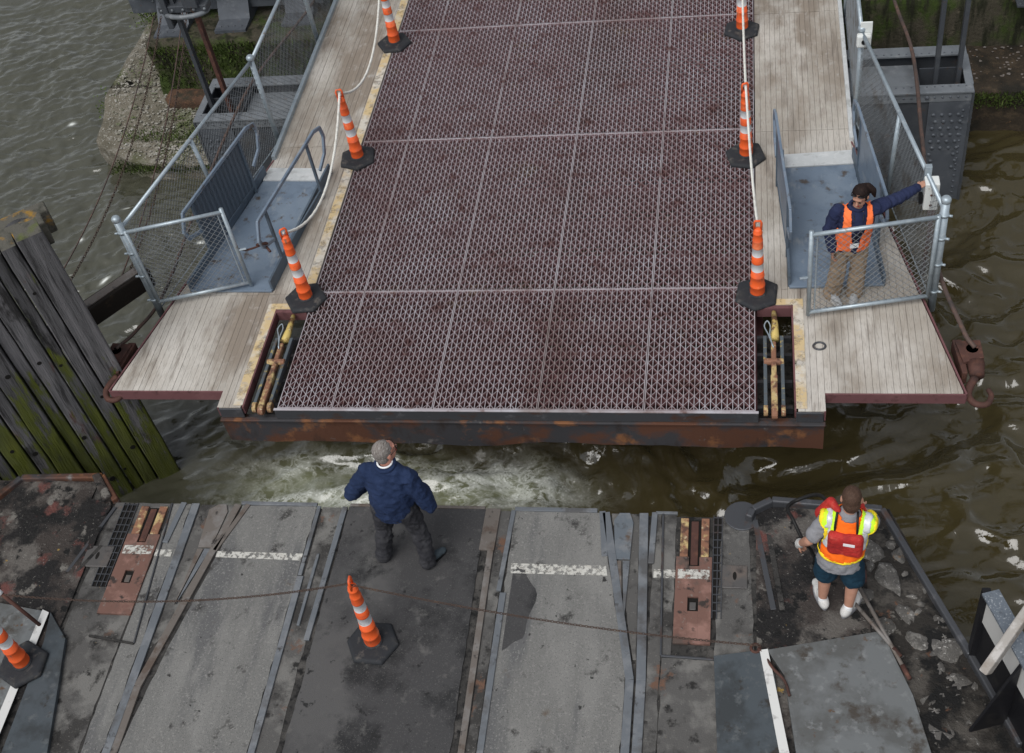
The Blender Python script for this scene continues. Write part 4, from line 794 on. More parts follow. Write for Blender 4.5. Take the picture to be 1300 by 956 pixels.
# ================================================================== TIMBER DOLPHIN
dl = thing('timber_dolphin', 'tall weathered timber fender wall green with moss left of the ramp', 'fender wall', (-4.6, .3, WZ))
B0 = Vector((-4.41, .58, 0)); DD = Vector((-.80, -.60, 0)); NN = Vector((.60, -.80, 0))
BK = -NN
lean = Vector((-.01, -.02, 0))
pos = 0.; k = 0
wds = [.28, .17, .14, .21, .15, .24, .17, .22, .16, .24, .2, .17, .2]
for k, wd in enumerate(wds):
    top = 2.1-.02*(k % 3)-.03*random.random()-(.02*k); th = .26 if k < 2 else .2
    off = random.uniform(-.04, .025)+(-.05 if k >= 1 else 0)
    a = B0+DD*pos; b = B0+DD*(pos+wd-.02); mb = MB(); nz = 16; V = []
    for j in range(nz+1):
        z = WZ-.5+(top-WZ+.5)*j/nz; ln_ = lean*(z-WZ)
        for q, dpt in ((a, 0), (b, 0), (b, th), (a, th)):
            jit = Vector((random.uniform(-1, 1), random.uniform(-1, 1), 0))*.005
            V.append(q+NN*(off-dpt)+ln_+jit+Vector((0,0,z)))
    F = [(j*4+i, j*4+(i+1) % 4, j*4+4+(i+1) % 4, j*4+4+i) for j in range(nz) for i in range(4)]
    mb.add(V, [f[::-1] for f in F]); mb.add(V[-4:], [(3,2,1,0)], 1)
    g = 'timber_green' if k in (2, 4, 5, 7, 10, 11) else 'timber'
    o = mb.build('plank', [g, 'timber_top'], dl, bevel=.012); 
    for zz in (1.35, .35, -.55, -1.3):
        if random.random() < .6:
            c = B0+DD*(pos+wd*random.uniform(.3, .7))+NN*(off+.001)+lean*(zz-WZ)+Vector((0,0,zz+random.uniform(-.3, .3))); mb = MB(); mb.tube([c-NN*.02, c+NN*.004], random.uniform(.018, .034), 9); mb.build('bolt_hole', 'hole_shade', dl)
    pos += wd
# walers and second row behind
for k, (o1, o2, z, m_) in enumerate(((.24, .5, 1.9, 'timber_top'), (.53, .74, 1.82, 'timber_top'), (.77, .98, 1.78, 'timber_top'))):
    a = B0+BK*((o1+o2)/2)+DD*(.03-.08*k)+lean*4; mb = MB(); mb.beam(a+Vector((0,0,z-.15)), a+DD*2.5+Vector((0,0,z-.15)), o2-o1-.02, .3); mb.build('waler', ['timber_top'], dl, bevel=.015)
for k in range(4):
    a = B0+BK*.62+DD*(.25+.6*k)+lean*2; mb = MB(); mb.tube([a+Vector((0,0,WZ-.5)), a+Vector((0,0,1.8))], [.2, .17], 14); mb.build('pile', 'timber', dl, True)
t = thing('timber_beam', 'dark creosoted timber beam jutting from behind the fender wall', 'beam', (-5, 1.4, .2))
mb = MB(); mb.beam((-5.35, .87, .14), (-4.53, 1.93, .14), .2, .26); mb.build('baulk', 'timber_dark', t, bevel=.015)
mb = MB(); mb.beam((-5.35, .87, .278), (-4.55, 1.91, .278), .12, .014); mb.build('worn_top', 'strip_brown', t)
# chains and rods on the left
def chain_links(mb, pts, ln=.05, r=.006, wd=.028):
    P = [Vector(p) for p in pts]; d = [0]
    for i in range(len(P)-1): d.append(d[-1]+(P[i+1]-P[i]).length)
    tot = d[-1]; n = int(tot/(ln*.74)); 
    def at(s_):
        for i in range(len(P)-1):
            if s_ <= d[i+1] or i == len(P)-2: return P[i].lerp(P[i+1], min(1, (s_-d[i])/max(1e-6, d[i+1]-d[i])))
    for k in range(n):
        a = at(tot*(k+.5)/n); t = (at(min(tot, tot*(k+.5)/n+.02))-at(max(0, tot*(k+.5)/n-.02))).normalized()
        u = t.cross(Vector((0,0,1))); u = u.normalized() if u.length > .05 else Vector((1,0,0)); v = t.cross(u)
        if k % 2: u, v = v, u
        loop = [a+t*(ln/2*math.cos(q))+u*(wd/2*math.sin(q)) for q in np.linspace(0, 6.283, 9)]
        mb.tube(loop, r, 4, cap=False)
def chain_thing(pts, label, **kw):
    mb = MB(); chain_links(mb, pts, **kw); return tag(mb.build('chain', 'chain', smooth=True), label, 'chain')
strand('guy_rod', sag((-6.3, 7.4, .2), (-5.62, 1.75, .2), .28), .009, 'cable', 'straight rusty guy rod from the pier down to the fender wall', 'rod')
chain_thing(sag((-6.18, 7.4, .2), (-5.45, 1.65, .2), .33), 'rusty chain hanging beside the guy rod above the open water', ln=.075, r=.005, wd=.03)
strand('guy_rod', sag((-5.78, 7.5, .4), (-4.75, 1.75, .28), .25), .009, 'cable', 'rusty guy rod ending on the dark timber beam by the left gate', 'rod')
chain_thing(sag((-5.72, 7.5, .4), (-4.68, 1.8, .28), .3), 'rusty chain ending on the dark timber beam by the left gate', ln=.075, r=.005, wd=.03)
# ================================================================== FERRY
fe = thing('ferry', 'end of a car ferry with worn patched deck in the foreground', 'ferry', (-.9, -3, WZ))
D = -.45; FY = -.93; BKY = -7.2
# hull and base deck
outline = [(-4.15, FY-.02), (-4.42, -.60), (-5.35, -.64), (-5.95, -1.5), (-6.3, -3), (-6.5, BKY), (5.3, BKY), (4.9, -4), (4.27, -2.36), (3.68, -.86), (2.6, -.76), (2.42, FY-.02)]
MB().prism(outline, WZ-.3, D-.012).build('hull', 'hull_black', fe)
dk = MB().prism(outline, D-.0118, D-.008).build('deck', 'deck_dirt', fe)
def ragged(poly, amp=.008, step=.09, keep=-6.5):
    out = []; n = len(poly)
    for i in range(n):
        a, b = Vector(poly[i]), Vector(poly[(i+1) % n]); k = max(1, int((b-a).length/step)) if max(a.y, b.y) > keep else 1
        nr = Vector((-(b-a).y, (b-a).x)).normalized()
        for j in range(k): out.append(tuple(a.lerp(b, j/k)+(nr*random.gauss(0, amp*.6) if j else Vector((0, 0)))))
    return out
def panel(poly, m_, dz=0., name='deck_panel'): return MB().prism(ragged(poly), D-.0075, D+dz).build(name, m_, fe)
panel([(-4.14, FY), (-3.52, FY), (-3.52, BKY), (-4.14, BKY)], 'deck_mid', -.004)
panel([(-3.5, FY), (-3.29, FY), (-3.31, BKY), (-3.5, BKY)], 'deck_grey')
panel([(-2.72, FY), (-1.93, FY), (-1.93, -2.0), (-1.96, BKY), (-3.6, BKY), (-3.06, -2.94)], 'deck_grey', .002)
panel([(-1.58, FY+.01), (-.16, FY+.01), (-.06, BKY), (-1.66, BKY)], 'asphalt_dark', .004)
panel([(.13, FY), (.98, FY), (1.33, -2.6), (1.36, BKY), (.19, BKY)], 'deck_grey', .002)
panel([(1.515, FY), (1.575, FY), (1.63, -2.46), (1.63, BKY), (1.53, BKY)], 'deck_mid')
panel([(1.645, -2.47), (2.42, -2.47), (2.6, BKY), (1.645, BKY)], 'deck_mid', .001)
panel([(1.6, FY), (1.72, FY), (1.72, -2.44), (1.645, -2.44)], 'deck_mid', -.003)
panel([(2.16, FY), (2.4, FY), (2.45, -2.45), (2.1, -2.45)], 'deck_mid', -.002)
panel([(-1.86, FY), (-1.66, FY), (-1.7, BKY), (-1.86, BKY)], 'deck_mid', -.004)
panel([(-.02, FY), (.09, FY), (.125, BKY), (.065, BKY)], 'deck_mid', -.004)
panel([(-3.18, FY), (-2.82, FY), (-3.12, -2.5), (-3.19, -2.6)], 'deck_mid', -.0055)
panel([(1.09, FY), (1.36, FY), (1.42, -2.5), (1.39, -2.5)], 'deck_mid', -.0055)
def bumpy(poly_fn, x0, x1, y0, y1, m_, amp, seed, name, n=.07):
    nx, ny = int((x1-x0)/n), int((y1-y0)/n); gx, gy = np.meshgrid(np.linspace(x0, x1, nx), np.linspace(y0, y1, ny))
    h = (fbm(gx*2.2+seed, gy*2.2, 5, seed)-.5)*amp*2+(np.clip(fbm(gx*1.2, gy*1.2+seed, 2, seed+9)-.52, 0, 1))*amp*2.5
    wx, wy = poly_fn(gx, gy); V = np.stack([wx, wy, D+.012+h], -1).reshape(-1, 3)
    F = [(j*nx+i, j*nx+i+1, (j+1)*nx+i+1, (j+1)*nx+i) for j in range(ny-1) for i in range(nx-1)]
    mb = MB(); mb.add(V, F); return mb.build(name, m_, fe, True)
# corner plating, lumpy
bumpy(lambda x, y: (np.where(y > -.95, -4.43+(x+4.18)*.86, x), y), -5.6, -4.18, -3.2, -.68, 'deck_grime', .022, 3, 'corner_plating')
bumpy(lambda x, y: (x+(y+.9)*-.0, y), 2.47, 3.45, -3.2, -.84, 'deck_grime', .018, 17, 'corner_plating')
bumpy(lambda x, y: (3.45+(x-3.45)*np.clip((.25+(-.8-y)*.40)/.8, .05, 1.6), y), 3.45, 4.2, -3.2, -.84, 'gutter', .034, 23, 'corner_plating')
# rims
def rim(pts, wd, z0, z1, m_, name):
    mb = MB()
    for a, b in zip(pts[:-1], pts[1:]): mb.beam((*a, (z0+z1)/2), (*b, (z0+z1)/2), wd, z1-z0)
    return mb.build(name, m_, fe, bevel=.015)
rim([(-4.13, -.93), (-4.40, -.62), (-5.33, -.66), (-5.93, -1.52), (-6.28, -3)], .07, D-.2, D+.06, 'fascia_rust', 'corner_rim')
MB().prism([(-4.5, -.64), (-4.42, -.6), (-4.17, -.9), (-4.24, -.98)], D-.02, D+.09).build('corner_cap', 'deck_grime', fe, bevel=.02)
rim([(2.40, -1.0), (2.44, -.9), (2.62, -.79), (3.63, -.87)], .07, D-.1, D+.1, 'fascia', 'corner_rim')
rim([(3.63, -.87), (4.25, -2.36), (4.55, -3.15)], .06, D-.1, D+.1, 'fascia', 'corner_rim')
mb = MB(); mb.tube([(2.34, -.93, D-.06), (2.34, -.93, D+.01)], .17, 22); mb.build('corner_roller', 'fascia', fe, bevel=.01)
mb = MB(); mb.tube([(-4.28, -1.02, D-.05), (-4.28, -1.02, D+.03)], .12, 20); mb.build('corner_roller', 'deck_grime', fe, bevel=.01)
# broken concrete pieces in the right gutter
for k, (x, y, sx_, sy_, a) in enumerate([(3.48, -1.28, .17, .13, -.9), (3.64, -1.58, .2, .11, -1.15), (3.42, -1.78, .11, .09, .2), (3.76, -1.95, .13, .08, -1.1), (3.56, -2.08, .15, .1, -.5), (3.84, -2.22, .14, .1, -.7), (4.07, -2.28, .17, .15, -.2), (3.62, -2.45, .14, .1, .4), (4.13, -2.62, .17, .12, 0), (3.9, -2.72, .16, .1, .6), (3.33, -1.55, .09, .07, .1), (4.28, -2.98, .18, .14, .1), (3.95, -3.05, .14, .1, -.3), (3.72, -2.9, .12, .08, .4), (3.75, -1.35, .1, .06, -1.1)]+[(3.3+.33*(-1.0-y_)+.42*random.random(), y_, random.uniform(.03, .085), random.uniform(.025, .06), random.uniform(-1.5, 1.5)) for y_ in np.linspace(-1.15, -3.1, 26)]):
    r = np.random.default_rng(100+k); n = 14; mb = MB(); V = []; sx_ *= .78; sy_ *= .8
    for zz, q in ((D-.03, 1.2), (D+.016, 1.12), (D+.034, .9)):
        for j in range(n):
            th = 6.283*j/n; rr_ = (1+.12*math.sin(3*th+k)+r.normal(0, .07))*q; px, py = sx_*rr_*math.cos(th), sy_*rr_*math.sin(th)
            V.append((x+px*math.cos(a)-py*math.sin(a), y+px*math.sin(a)+py*math.cos(a), zz+r.normal(0, .006)))
    V.append((x, y, D+.038)); F = [(i*n+j, i*n+(j+1) % n, (i+1)*n+(j+1) % n, (i+1)*n+j) for i in range(2) for j in range(n)]+[(2*n+j, 2*n+(j+1) % n, 3*n) for j in range(n)]
    mb.add(V, F); mb.build('concrete_chunk', 'chunk', fe, True)
# steel strips
def strip(a, b, wd, m_='deck_strip', z=.016, ext=0): MB().beam((*a, D-.004+z/2), (*b, D-.004+z/2), wd, z+.012).build('steel_strip', m_, fe, bevel=.004)
strip((-3.235, FY), (-3.25, -7), .085); strip((-2.77, FY), (-3.17, -3.0), .075, 'strip_brown'); strip((-3.17, -3.0), (-3.19, -7), .075, 'strip_brown')
strip((-3.37, FY+.01), (-3.42, -1.42), .06); strip((-2.66, FY+.005), (-2.86, -1.5), .05, 'strip_brown')
MB().prism([(-3.07, -1.0), (-2.98, FY), (-2.9, FY), (-2.86, -1.02), (-2.91, -1.46), (-3.05, -1.46)], D-.004, D+.012).build('guide_plate', 'strip_brown', fe, bevel=.004)
MB().prism([(-3.05, -1.48), (-2.99, -1.48), (-3.09, -2.12)], D-.004, D+.011).build('guide_wedge', 'strip_brown', fe); MB().prism([(-2.975, -1.48), (-2.91, -1.48), (-3.075, -2.12)], D-.004, D+.013).build('guide_wedge', 'deck_strip', fe)
strip((1.035, FY), (1.375, -2.7), .075); strip((1.375, -2.7), (1.385, -7), .075); strip((1.405, FY), (1.475, -2.7), .085); strip((1.475, -2.7), (1.48, -7), .085)
strip((1.0, FY+.012), (1.06, -1.43), .06); strip((1.51, FY+.012), (1.5, -1.5), .055)
MB().prism([(1.12, -1.02), (1.17, FY), (1.27, FY), (1.31, -1.04), (1.3, -1.46), (1.16, -1.46)], D-.004, D+.012).build('guide_plate', 'plate_blue', fe, bevel=.004)
MB().prism([(1.165, -1.48), (1.22, -1.48), (1.272, -2.16)], D-.004, D+.011).build('guide_wedge', 'strip_brown', fe); MB().prism([(1.235, -1.48), (1.3, -1.48), (1.285, -2.16)], D-.004, D+.013).build('guide_wedge', 'deck_strip', fe)
strip((-1.895, FY), (-1.9, -1.75), .04); strip((-1.89, -1.76), (-1.90, -7), .065); strip((-1.62, FY), (-1.66, -2.45), .055); strip((-1.77, -1.5), (-1.78, -2.3), .03)
strip((-.085, FY+.015), (-.09, -1.4), .15, 'strip_brown'); strip((-.05, -1.4), (.03, -7), .06, 'strip_brown'); strip((.12, FY), (.09, -1.85), .045); strip((.135, -1.87), (.16, -7), .06)
strip((1.59, FY), (1.635, -2.45), .018, 'fascia'); strip((1.635, -2.455), (2.1, -2.47), .02, 'fascia'); strip((-3.5, FY), (-3.36, -2.56), .016, 'fascia'); strip((-3.36, -2.565), (-3.85, -2.5), .02, 'deck_dirt')
strip((-2.74, FY+.02), (-1.92, FY+.02), .04); strip((.13, FY+.02), (.95, FY+.02), .045); strip((-1.57, FY+.025), (-.17, FY+.025), .03, 'strip_brown'); strip((1.52, FY+.01), (1.73, FY+.01), .03)
strip((-4.1, -1.48), (-4.32, -1.95), .04, 'deck_dirt'); strip((-4.12, -1.0), (-4.38, -1.9), .035, 'fascia'); strip((2.46, -.98), (2.62, -1.95), .05, 'fascia'); strip((2.57, -1.0), (2.7, -1.95), .05, 'deck_dirt')
# worn painted line
def line(poly): MB().prism(poly, D+.0055, D+.007).build('painted_line', 'paint_white', fe)
line([(-2.83, -1.5), (-1.93, -1.5), (-1.93, -1.58), (-2.83, -1.57)]); line([(.17, -1.54), (1.08, -1.535), (1.1, -1.645), (.18, -1.65)]); line([(1.53, -1.555), (1.73, -1.56), (1.73, -1.65), (1.53, -1.65)]); line([(-3.49, -1.5), (-3.31, -1.5), (-3.31, -1.58), (-3.49, -1.58)])
# stain
mb = MB(); mb.prism([(.2+(.24+.03*math.sin(5*a))*math.cos(a), -2.0+(.44+.03*math.sin(7*a))*math.sin(a)) for a in np.linspace(-1.57, 1.57, 18)], D+.0022, D+.0034); mb.build('tar_patch', 'asphalt_dark', fe)
def bolts(x0, x1, y, n, z): 
    mb = MB(); [mb.dome((x0+(x1-x0)*i/(n-1), y, z), (0,0,1), .008) for i in range(n)]; mb.build('bolts', 'plate_grey', fe)
# hook receivers
for x0, x1, y0, y1, gx0, gx1, gy1, hx, hx1, hy in ((-3.855, -3.5, -1.33, -2.26, -4.03, -3.88, -1.95, -4.24, -3.93, -1.48), (1.735, 2.065, -1.42, -2.33, 2.075, 2.155, -2.06, 2.16, 2.41, -1.49)):
    xm = (x0+x1)/2; sk = -.03 if x0 < 0 else 0
    hb, ht = D-.002, D+.022
    mb = MB(); hx0_, hx1_ = xm-.048, xm+.05; hy0, hy1 = y0-.43, y0-.58   # plate with a rectangular hole and notch
    mb.box(x0, hx0_, y1, y0, hb, ht); mb.box(hx1_, x1, y1, y0, hb, ht); mb.box(hx0_+.0005, hx1_-.0005, y1, hy1, hb, ht-.0004); mb.box(hx0_+.0005, hx1_-.0005, hy0, y0-.1, hb, ht-.0004)
    mb.build('hook_plate', 'plate_red', fe)
    MB().box(hx0_, hx1_, hy1, hy0, D-.006, D-.003).build('plate_hole', 'hole_shade', fe); MB().box(hx0_+.02, hx1_-.02, hy1+.02, hy0-.05, D-.0025, D+.012).build('hook_pin', 'plate_grey', fe, bevel=.006)
    mb = MB(); mb.box(x0+.03, xm-.06, y0+.005, FY-.05, D-.004, D+.02); mb.box(xm+.06, x1-.03, y0+.005, FY-.05, D-.004, D+.02); mb.build('receiver_cheek', 'rust_yellow', fe, bevel=.006)
    MB().box(xm-.058, xm+.058, y0-.098, FY-.06, D-.006, D-.002).build('receiver_slot', 'hole_shade', fe); MB().box(xm-.035, xm+.035, y0-.08, FY-.08, D-.0018, D+.012).build('receiver_tongue', 'rust', fe, bevel=.01)
    MB().prism([(x0+.02, y0-.14), (x1-.02, y0-.14), (x1-.02, y0-.24), (x0+.02, y0-.24)], ht+.001, ht+.0025).build('painted_line', 'paint_white', fe)
    MB().box(gx0, gx1, gy1, FY-.01, D-.0065, D-.0035).build('drain_channel', 'hole_shade', fe)
    mb = MB()
    for i in range(4 if gx1-gx0 > .1 else 3): x = gx0+(gx1-gx0)*i/(3 if gx1-gx0 > .1 else 2); mb.box(x-.004, x+.004, gy1, FY-.01, D-.003, D+.012)
    y = FY-.03
    while y > gy1: mb.box(gx0, gx1, y-.004, y+.004, D-.003, D+.0105); y -= .085
    mb.build('drain_grate', 'fascia', fe)
    MB().box(hx, hx1-.02, hy-.25, hy, D-.004, D+.014).build('hatch_plate', 'plate_grey', fe, bevel=.008)
    cx = (hx+hx1)/2-.01; mb = MB(); mb.prism([(cx+.018*math.cos(a), hy-.12+.045*math.sin(a)) for a in np.linspace(0, 6.283, 17)[:-1]], D+.0145, D+.0155); mb.build('hatch_slot', 'hole_shade', fe)
    bolts(hx+.03, hx1-.05, hy-.02, 4, D+.014)
# tread plates
MB().prism([(2.1, -2.46), (2.5, -2.385), (2.62, -2.62), (2.85, -4.5), (2.2, -4.5)], D-.004, D+.06).build('tread_plate', 'tread_dark', fe, bevel=.004)
MB().prism([(2.56, -2.38), (3.54, -2.15), (3.75, -2.75), (4.1, -4.5), (2.92, -4.5), (2.7, -2.62)], D-.004, D+.062).build('tread_plate', 'tread', fe, bevel=.004)
MB().prism([(2.495, -2.39), (2.565, -2.375), (2.93, -4.5), (2.84, -4.5)], D+.03, D+.066).build('white_line', 'white_line', fe)
MB().prism([(-4.33, -2.28), (-4.06, -2.56), (-3.95, -3.0), (-3.6, -4.5), (-4.2, -4.5), (-4.27, -2.6)], D-.004, D+.045).build('tread_plate', 'tread_dark', fe, bevel=.004)
MB().prism([(-4.42, -2.27), (-5.6, -2.1), (-5.8, -4.5), (-4.3, -4.5)], D-.004, D+.043).build('tread_plate', 'tread', fe, bevel=.004)
MB().prism([(-4.42, -2.26), (-4.34, -2.29), (-4.3, -4.5), (-4.4, -4.5)], D+.0465, D+.05).build('white_line', 'white_line', fe)
# bulwark at the right
def bul(poly, z0, z1, m_, name): return MB().prism(poly, z0, z1).build(name, m_, fe)
a, b = Vector((4.27, -2.33, 0)), Vector((5.05, -4.6, 0)); d = (b-a).normalized(); nn = Vector((d.y, -d.x, 0)); inn = nn if nn.x < 0 else -nn
def q4(p, q, t0, t1): return [tuple((p+inn*t0).xy), tuple((q+inn*t0).xy), tuple((q+inn*t1).xy), tuple((p+inn*t1).xy)]
bul(q4(a, b, -.05, .0), D-.4, .56, 'hull_black', 'bulwark'); bul(q4(a+d*.05, b, .002, .018), .2, .555, 'white_ship', 'bulwark_band')
bul(q4(a+d*.01, b, -.09, .05), .562, .585, 'ship_grey', 'bulwark_cap'); MB().beam(a+inn*.0+Vector((0,0,D)), a+Vector((0,0,.56)), .07, .1, (0,1,0)).build('bulwark_post', 'hull_black', fe, bevel=.01)
for k in range(4):
    p = a+d*(.62+.6*k)
    mb = MB(); V = [p+inn*.02+Vector((0,0,D)), p+inn*.34+Vector((0,0,D)), p+inn*.03+Vector((0,0,.55))]; mb.add([*[v_ for v_ in V], *[v_+d*.025 for v_ in V]], [(0,1,2),(5,4,3),(0,3,4,1),(1,4,5,2),(2,5,3,0)]); mb.build('bulwark_stay', 'hull_black', fe)
mb = MB(); mb.beam((4.18, -3.0, .5), (4.56, -2.62, 1.06), .07, .12, (0,0,1)); mb.build('brace', 'brace_beige', fe, bevel=.012)
MB().prism([(4.62, -2.75), (4.9, -2.75), (5.4, -4.8), (4.95, -4.8)], D+.9, 1.06).build('side_panel', 'white_ship', fe, bevel=.02)
MB().box(-6.25, -5.0, -7.1, -5.6, D, 2.2).build('deckhouse', 'white_ship', fe, bevel=.02)

# chain barrier
P1 = (-1.02, -2.455, .57)
chain_thing(sag(P1, (-4.62, -2.36, .02), .2, 24), 'rusty barrier chain from the deck cone to the left stanchion', ln=.034, r=.004, wd=.019)
chain_thing(sag(P1, (2.5, -2.36, -.36), .12, 24), 'rusty barrier chain from the deck cone to the right tread plate', ln=.034, r=.004, wd=.019)
t = thing('stanchion', 'short rusty chain stanchion leaning on the lower left tread plate', 'stanchion', (-4.38, -2.43, D))
mb = MB(); mb.tube([(-4.38, -2.43, D+.04), (-4.62, -2.36, .04)], .019, 8); mb.build('post', 'rust', t, True)
mb = MB(); mb.tube([(-4.62, -2.36, .03), (-4.66, -2.35, .09)], .028, 10); mb.build('cap', 'cone_white', t, True)
mb = MB(); mb.tube(smoothed([(2.48, -2.37, D+.06), (2.55, -2.45, D+.05), (2.6, -2.56, D+.08), (2.7, -2.68, D+.08), (2.74, -2.82, D+.08)], 5), .013, 8); mb.tube([(2.46+.04*math.cos(a), -2.37+.04*math.sin(a), D+.06) for a in np.linspace(0, 6.283, 13)], .014, 6)
tag(mb.build('mooring_line', 'rust', smooth=True), 'short brown mooring line lying along the white stripe at right', 'rope')
for a, b, lab in (((3.36, -1.72), (3.68, -2.5), 'longer brown pole lying on deck beside the worker\'s feet'), ((3.28, -1.85), (3.62, -2.34), 'shorter brown pole lying against the longer one on deck')):
    mb = MB(); mb.tube([(*a, D+.1), (*b, D+.1)], .018, 8); p = thing('pole', lab, 'pole', (*a, D)); mb.build('shaft', 'strip_brown', p, True)
    mb = MB(); mb.tube([(b[0]+.0, b[1]+.0, D+.1), (b[0]+(b[0]-a[0])*.16, b[1]+(b[1]-a[1])*.16, D+.1)], [.024, .02], 8); mb.build('tip', 'rust', p, True)

# ================================================================== PEOPLE
def remesh(mb, name, voxel=.013, smooth=4, disp=0., seed=0, dscale=9):
    me = mb.mesh(name, []); o = bpy.data.objects.new('tmp', me); col.objects.link(o)
    m1 = o.modifiers.new('r', 'REMESH'); m1.mode = 'VOXEL'; m1.voxel_size = voxel
    m2 = o.modifiers.new('s', 'SMOOTH'); m2.factor = .5; m2.iterations = smooth
    bpy.context.view_layer.update(); dg = bpy.context.evaluated_depsgraph_get()
    res = bpy.data.meshes.new_from_object(o.evaluated_get(dg)); bpy.data.objects.remove(o); bpy.data.meshes.remove(me)
    if disp:
        n = len(res.vertices); co = np.empty(n*3); no = np.empty(n*3); res.vertices.foreach_get('co', co); res.vertices.foreach_get('normal', no)
        co = co.reshape(-1, 3); no = no.reshape(-1, 3)
        f = 1-np.abs(fbm(co[:,0]*dscale+co[:,1]*dscale*.7+seed, co[:,2]*dscale*.9+co[:,1]*dscale*.5, 3, 90+seed)-.5)*2
        co += no*((f-.75)*disp)[:, None]; res.vertices.foreach_set('co', co.ravel())
    res.polygons.foreach_set('use_smooth', [True]*len(res.polygons)); res.update(); return res
def addmesh(me, name, mname, parent):
    me.name = name; me.materials.clear(); me.materials.append(M[mname]); return put(name, me, parent, local=True)
def shell(src, pred, off, name, mname, parent, thick=.006):
    """lift the faces of a garment that satisfy pred into a layer of their own"""
    n = len(src.vertices); co = np.empty(n*3); no = np.empty(n*3); src.vertices.foreach_get('co', co); src.vertices.foreach_get('normal', no); co = co.reshape(-1,3); no = no.reshape(-1,3)
    keep = {}; V = []; F = []
    for p in src.polygons:
        c = p.center
        if pred(c):
            f = []
            for i in p.vertices:
                if i not in keep: keep[i] = len(V); V.append(tuple(co[i]+no[i]*off))
                f.append(keep[i])
            F.append(f)
    me = bpy.data.meshes.new(name); me.from_pydata(V, [], F); me.materials.append(M[mname]); me.polygons.foreach_set('use_smooth', [True]*len(F)); me.update()
    o = put(name, me, parent, local=True); s_ = o.modifiers.new('t', 'SOLIDIFY'); s_.thickness = thick; s_.offset = 1; return o
def rz(a): return Matrix.Rotation(a, 3, 'Z')
def head_mesh(mb, c, yaw, tilt=0, s_=1.):
    """head facing local +Y rotated by yaw"""
    Rm = rz(yaw)@Matrix.Rotation(tilt, 3, 'X'); c = Vector(c); P = lambda x, y, z: c+Rm@Vector((x*s_, y*s_, z*s_))
    mb.ellipsoid(P(0, -.012, .025), (.078*s_, .098*s_, .1*s_), Rm); mb.ellipsoid(P(0, .02, -.045), (.062*s_, .072*s_, .078*s_), Rm)
    mb.ellipsoid(P(0, .062, -.088), (.03*s_, .026*s_, .026*s_), Rm)
    mb.cap(P(0, .088, .015), P(0, .108, -.02), .011*s_, .016*s_)                      # nose
    mb.ellipsoid(P(0, .078, -.055), (.026*s_, .018*s_, .012*s_), Rm)                  # lips
    mb.ellipsoid(P(0, .075, .042), (.055*s_, .018*s_, .014*s_), Rm)                   # brow
    for q in (-1, 1): mb.ellipsoid(P(q*.08, -.01, -.005), (.012*s_, .022*s_, .034*s_), Rm)
    return P, Rm
def face_bits(P, Rm, parent, s_=1.):
    mb = MB()
    for q in (-1, 1): mb.ellipsoid(P(q*.032, .088, .018), (.014*s_, .008*s_, .008*s_), Rm)
    put('eyes', mb.mesh('eyes', ['black'], True), parent, local=True)
    mb = MB(); mb.ellipsoid(P(0, .094, -.056), (.022*s_, .006*s_, .006*s_), Rm); put('mouth', mb.mesh('mouth', ['red_pack'], True), parent, local=True)
def hand(mb, wrist, d, up, curl=.6, s_=1., side=1):
    """palm + five bent fingers; d = direction of fingers, up = back-of-hand normal"""
    w_ = Vector(wrist); d = Vector(d).normalized(); up = Vector(up); up = (up-d*up.dot(d)).normalized(); sx = d.cross(up)*side
    pc = w_+d*.045*s_
    for k in (-.027, -.009, .009, .027): mb.cap(w_+sx*k*.7*s_, w_+d*.085*s_+sx*k*s_, .0165*s_, .0135*s_, 8)
    for k, L_ in ((-.03, .062), (-.01, .078), (.01, .074), (.03, .058)):
        a = w_+d*.088*s_+sx*k*s_; prev = a; ang = 0
        for fr in (.45, .32, .23):
            ang += curl; dd = d*math.cos(ang)-up*math.sin(ang); nx_ = prev+dd*L_*fr*s_*1.15; mb.cap(prev, nx_, .0098*s_, .0088*s_, 8); prev = nx_
    a = w_+d*.025*s_-sx*.03*s_; b = a+(d*.6-sx*.6-up*.3).normalized()*.042*s_; mb.cap(a, b, .0125*s_, .0105*s_, 8); mb.cap(b, b+(d*.9-sx*.1-up*.4).normalized()*.034*s_, .0105*s_, .009*s_, 8)
def shoe(parent, ankle, yaw, m_, s_=1., sole='shoe_white'):
    a = Vector(ankle); Rm = rz(yaw); P = lambda x, y, z: a+Rm@Vector((x*s_, y*s_, z*s_))
    mb = MB(); mb.ellipsoid(P(0, -.03, .045), (.042*s_, .06*s_, .048*s_), Rm); mb.ellipsoid(P(0, .07, .04), (.046*s_, .1*s_, .036*s_), Rm); mb.cap(P(0, -.02, .05), P(0, .04, .085), .042*s_, .036*s_); mb.ellipsoid(P(0, .15, .033), (.04*s_, .045*s_, .028*s_), Rm)
    me = remesh(mb, 'shoe', .009, 3); o = addmesh(me, 'shoe', m_, parent)
    mb = MB(); mb.prism([tuple((P(.047*math.cos(t)*(.92 if math.sin(t) < 0 else 1), .055+.135*math.sin(t), 0)).xy) for t in np.linspace(0, 6.283, 21)[:-1]], .0, .026*s_); put('sole', mb.mesh('sole', [sole]), o, local=True)
    return o

def person_base(name, label, loc, yaw):
    return thing(name, label, 'person', loc, None, yaw)

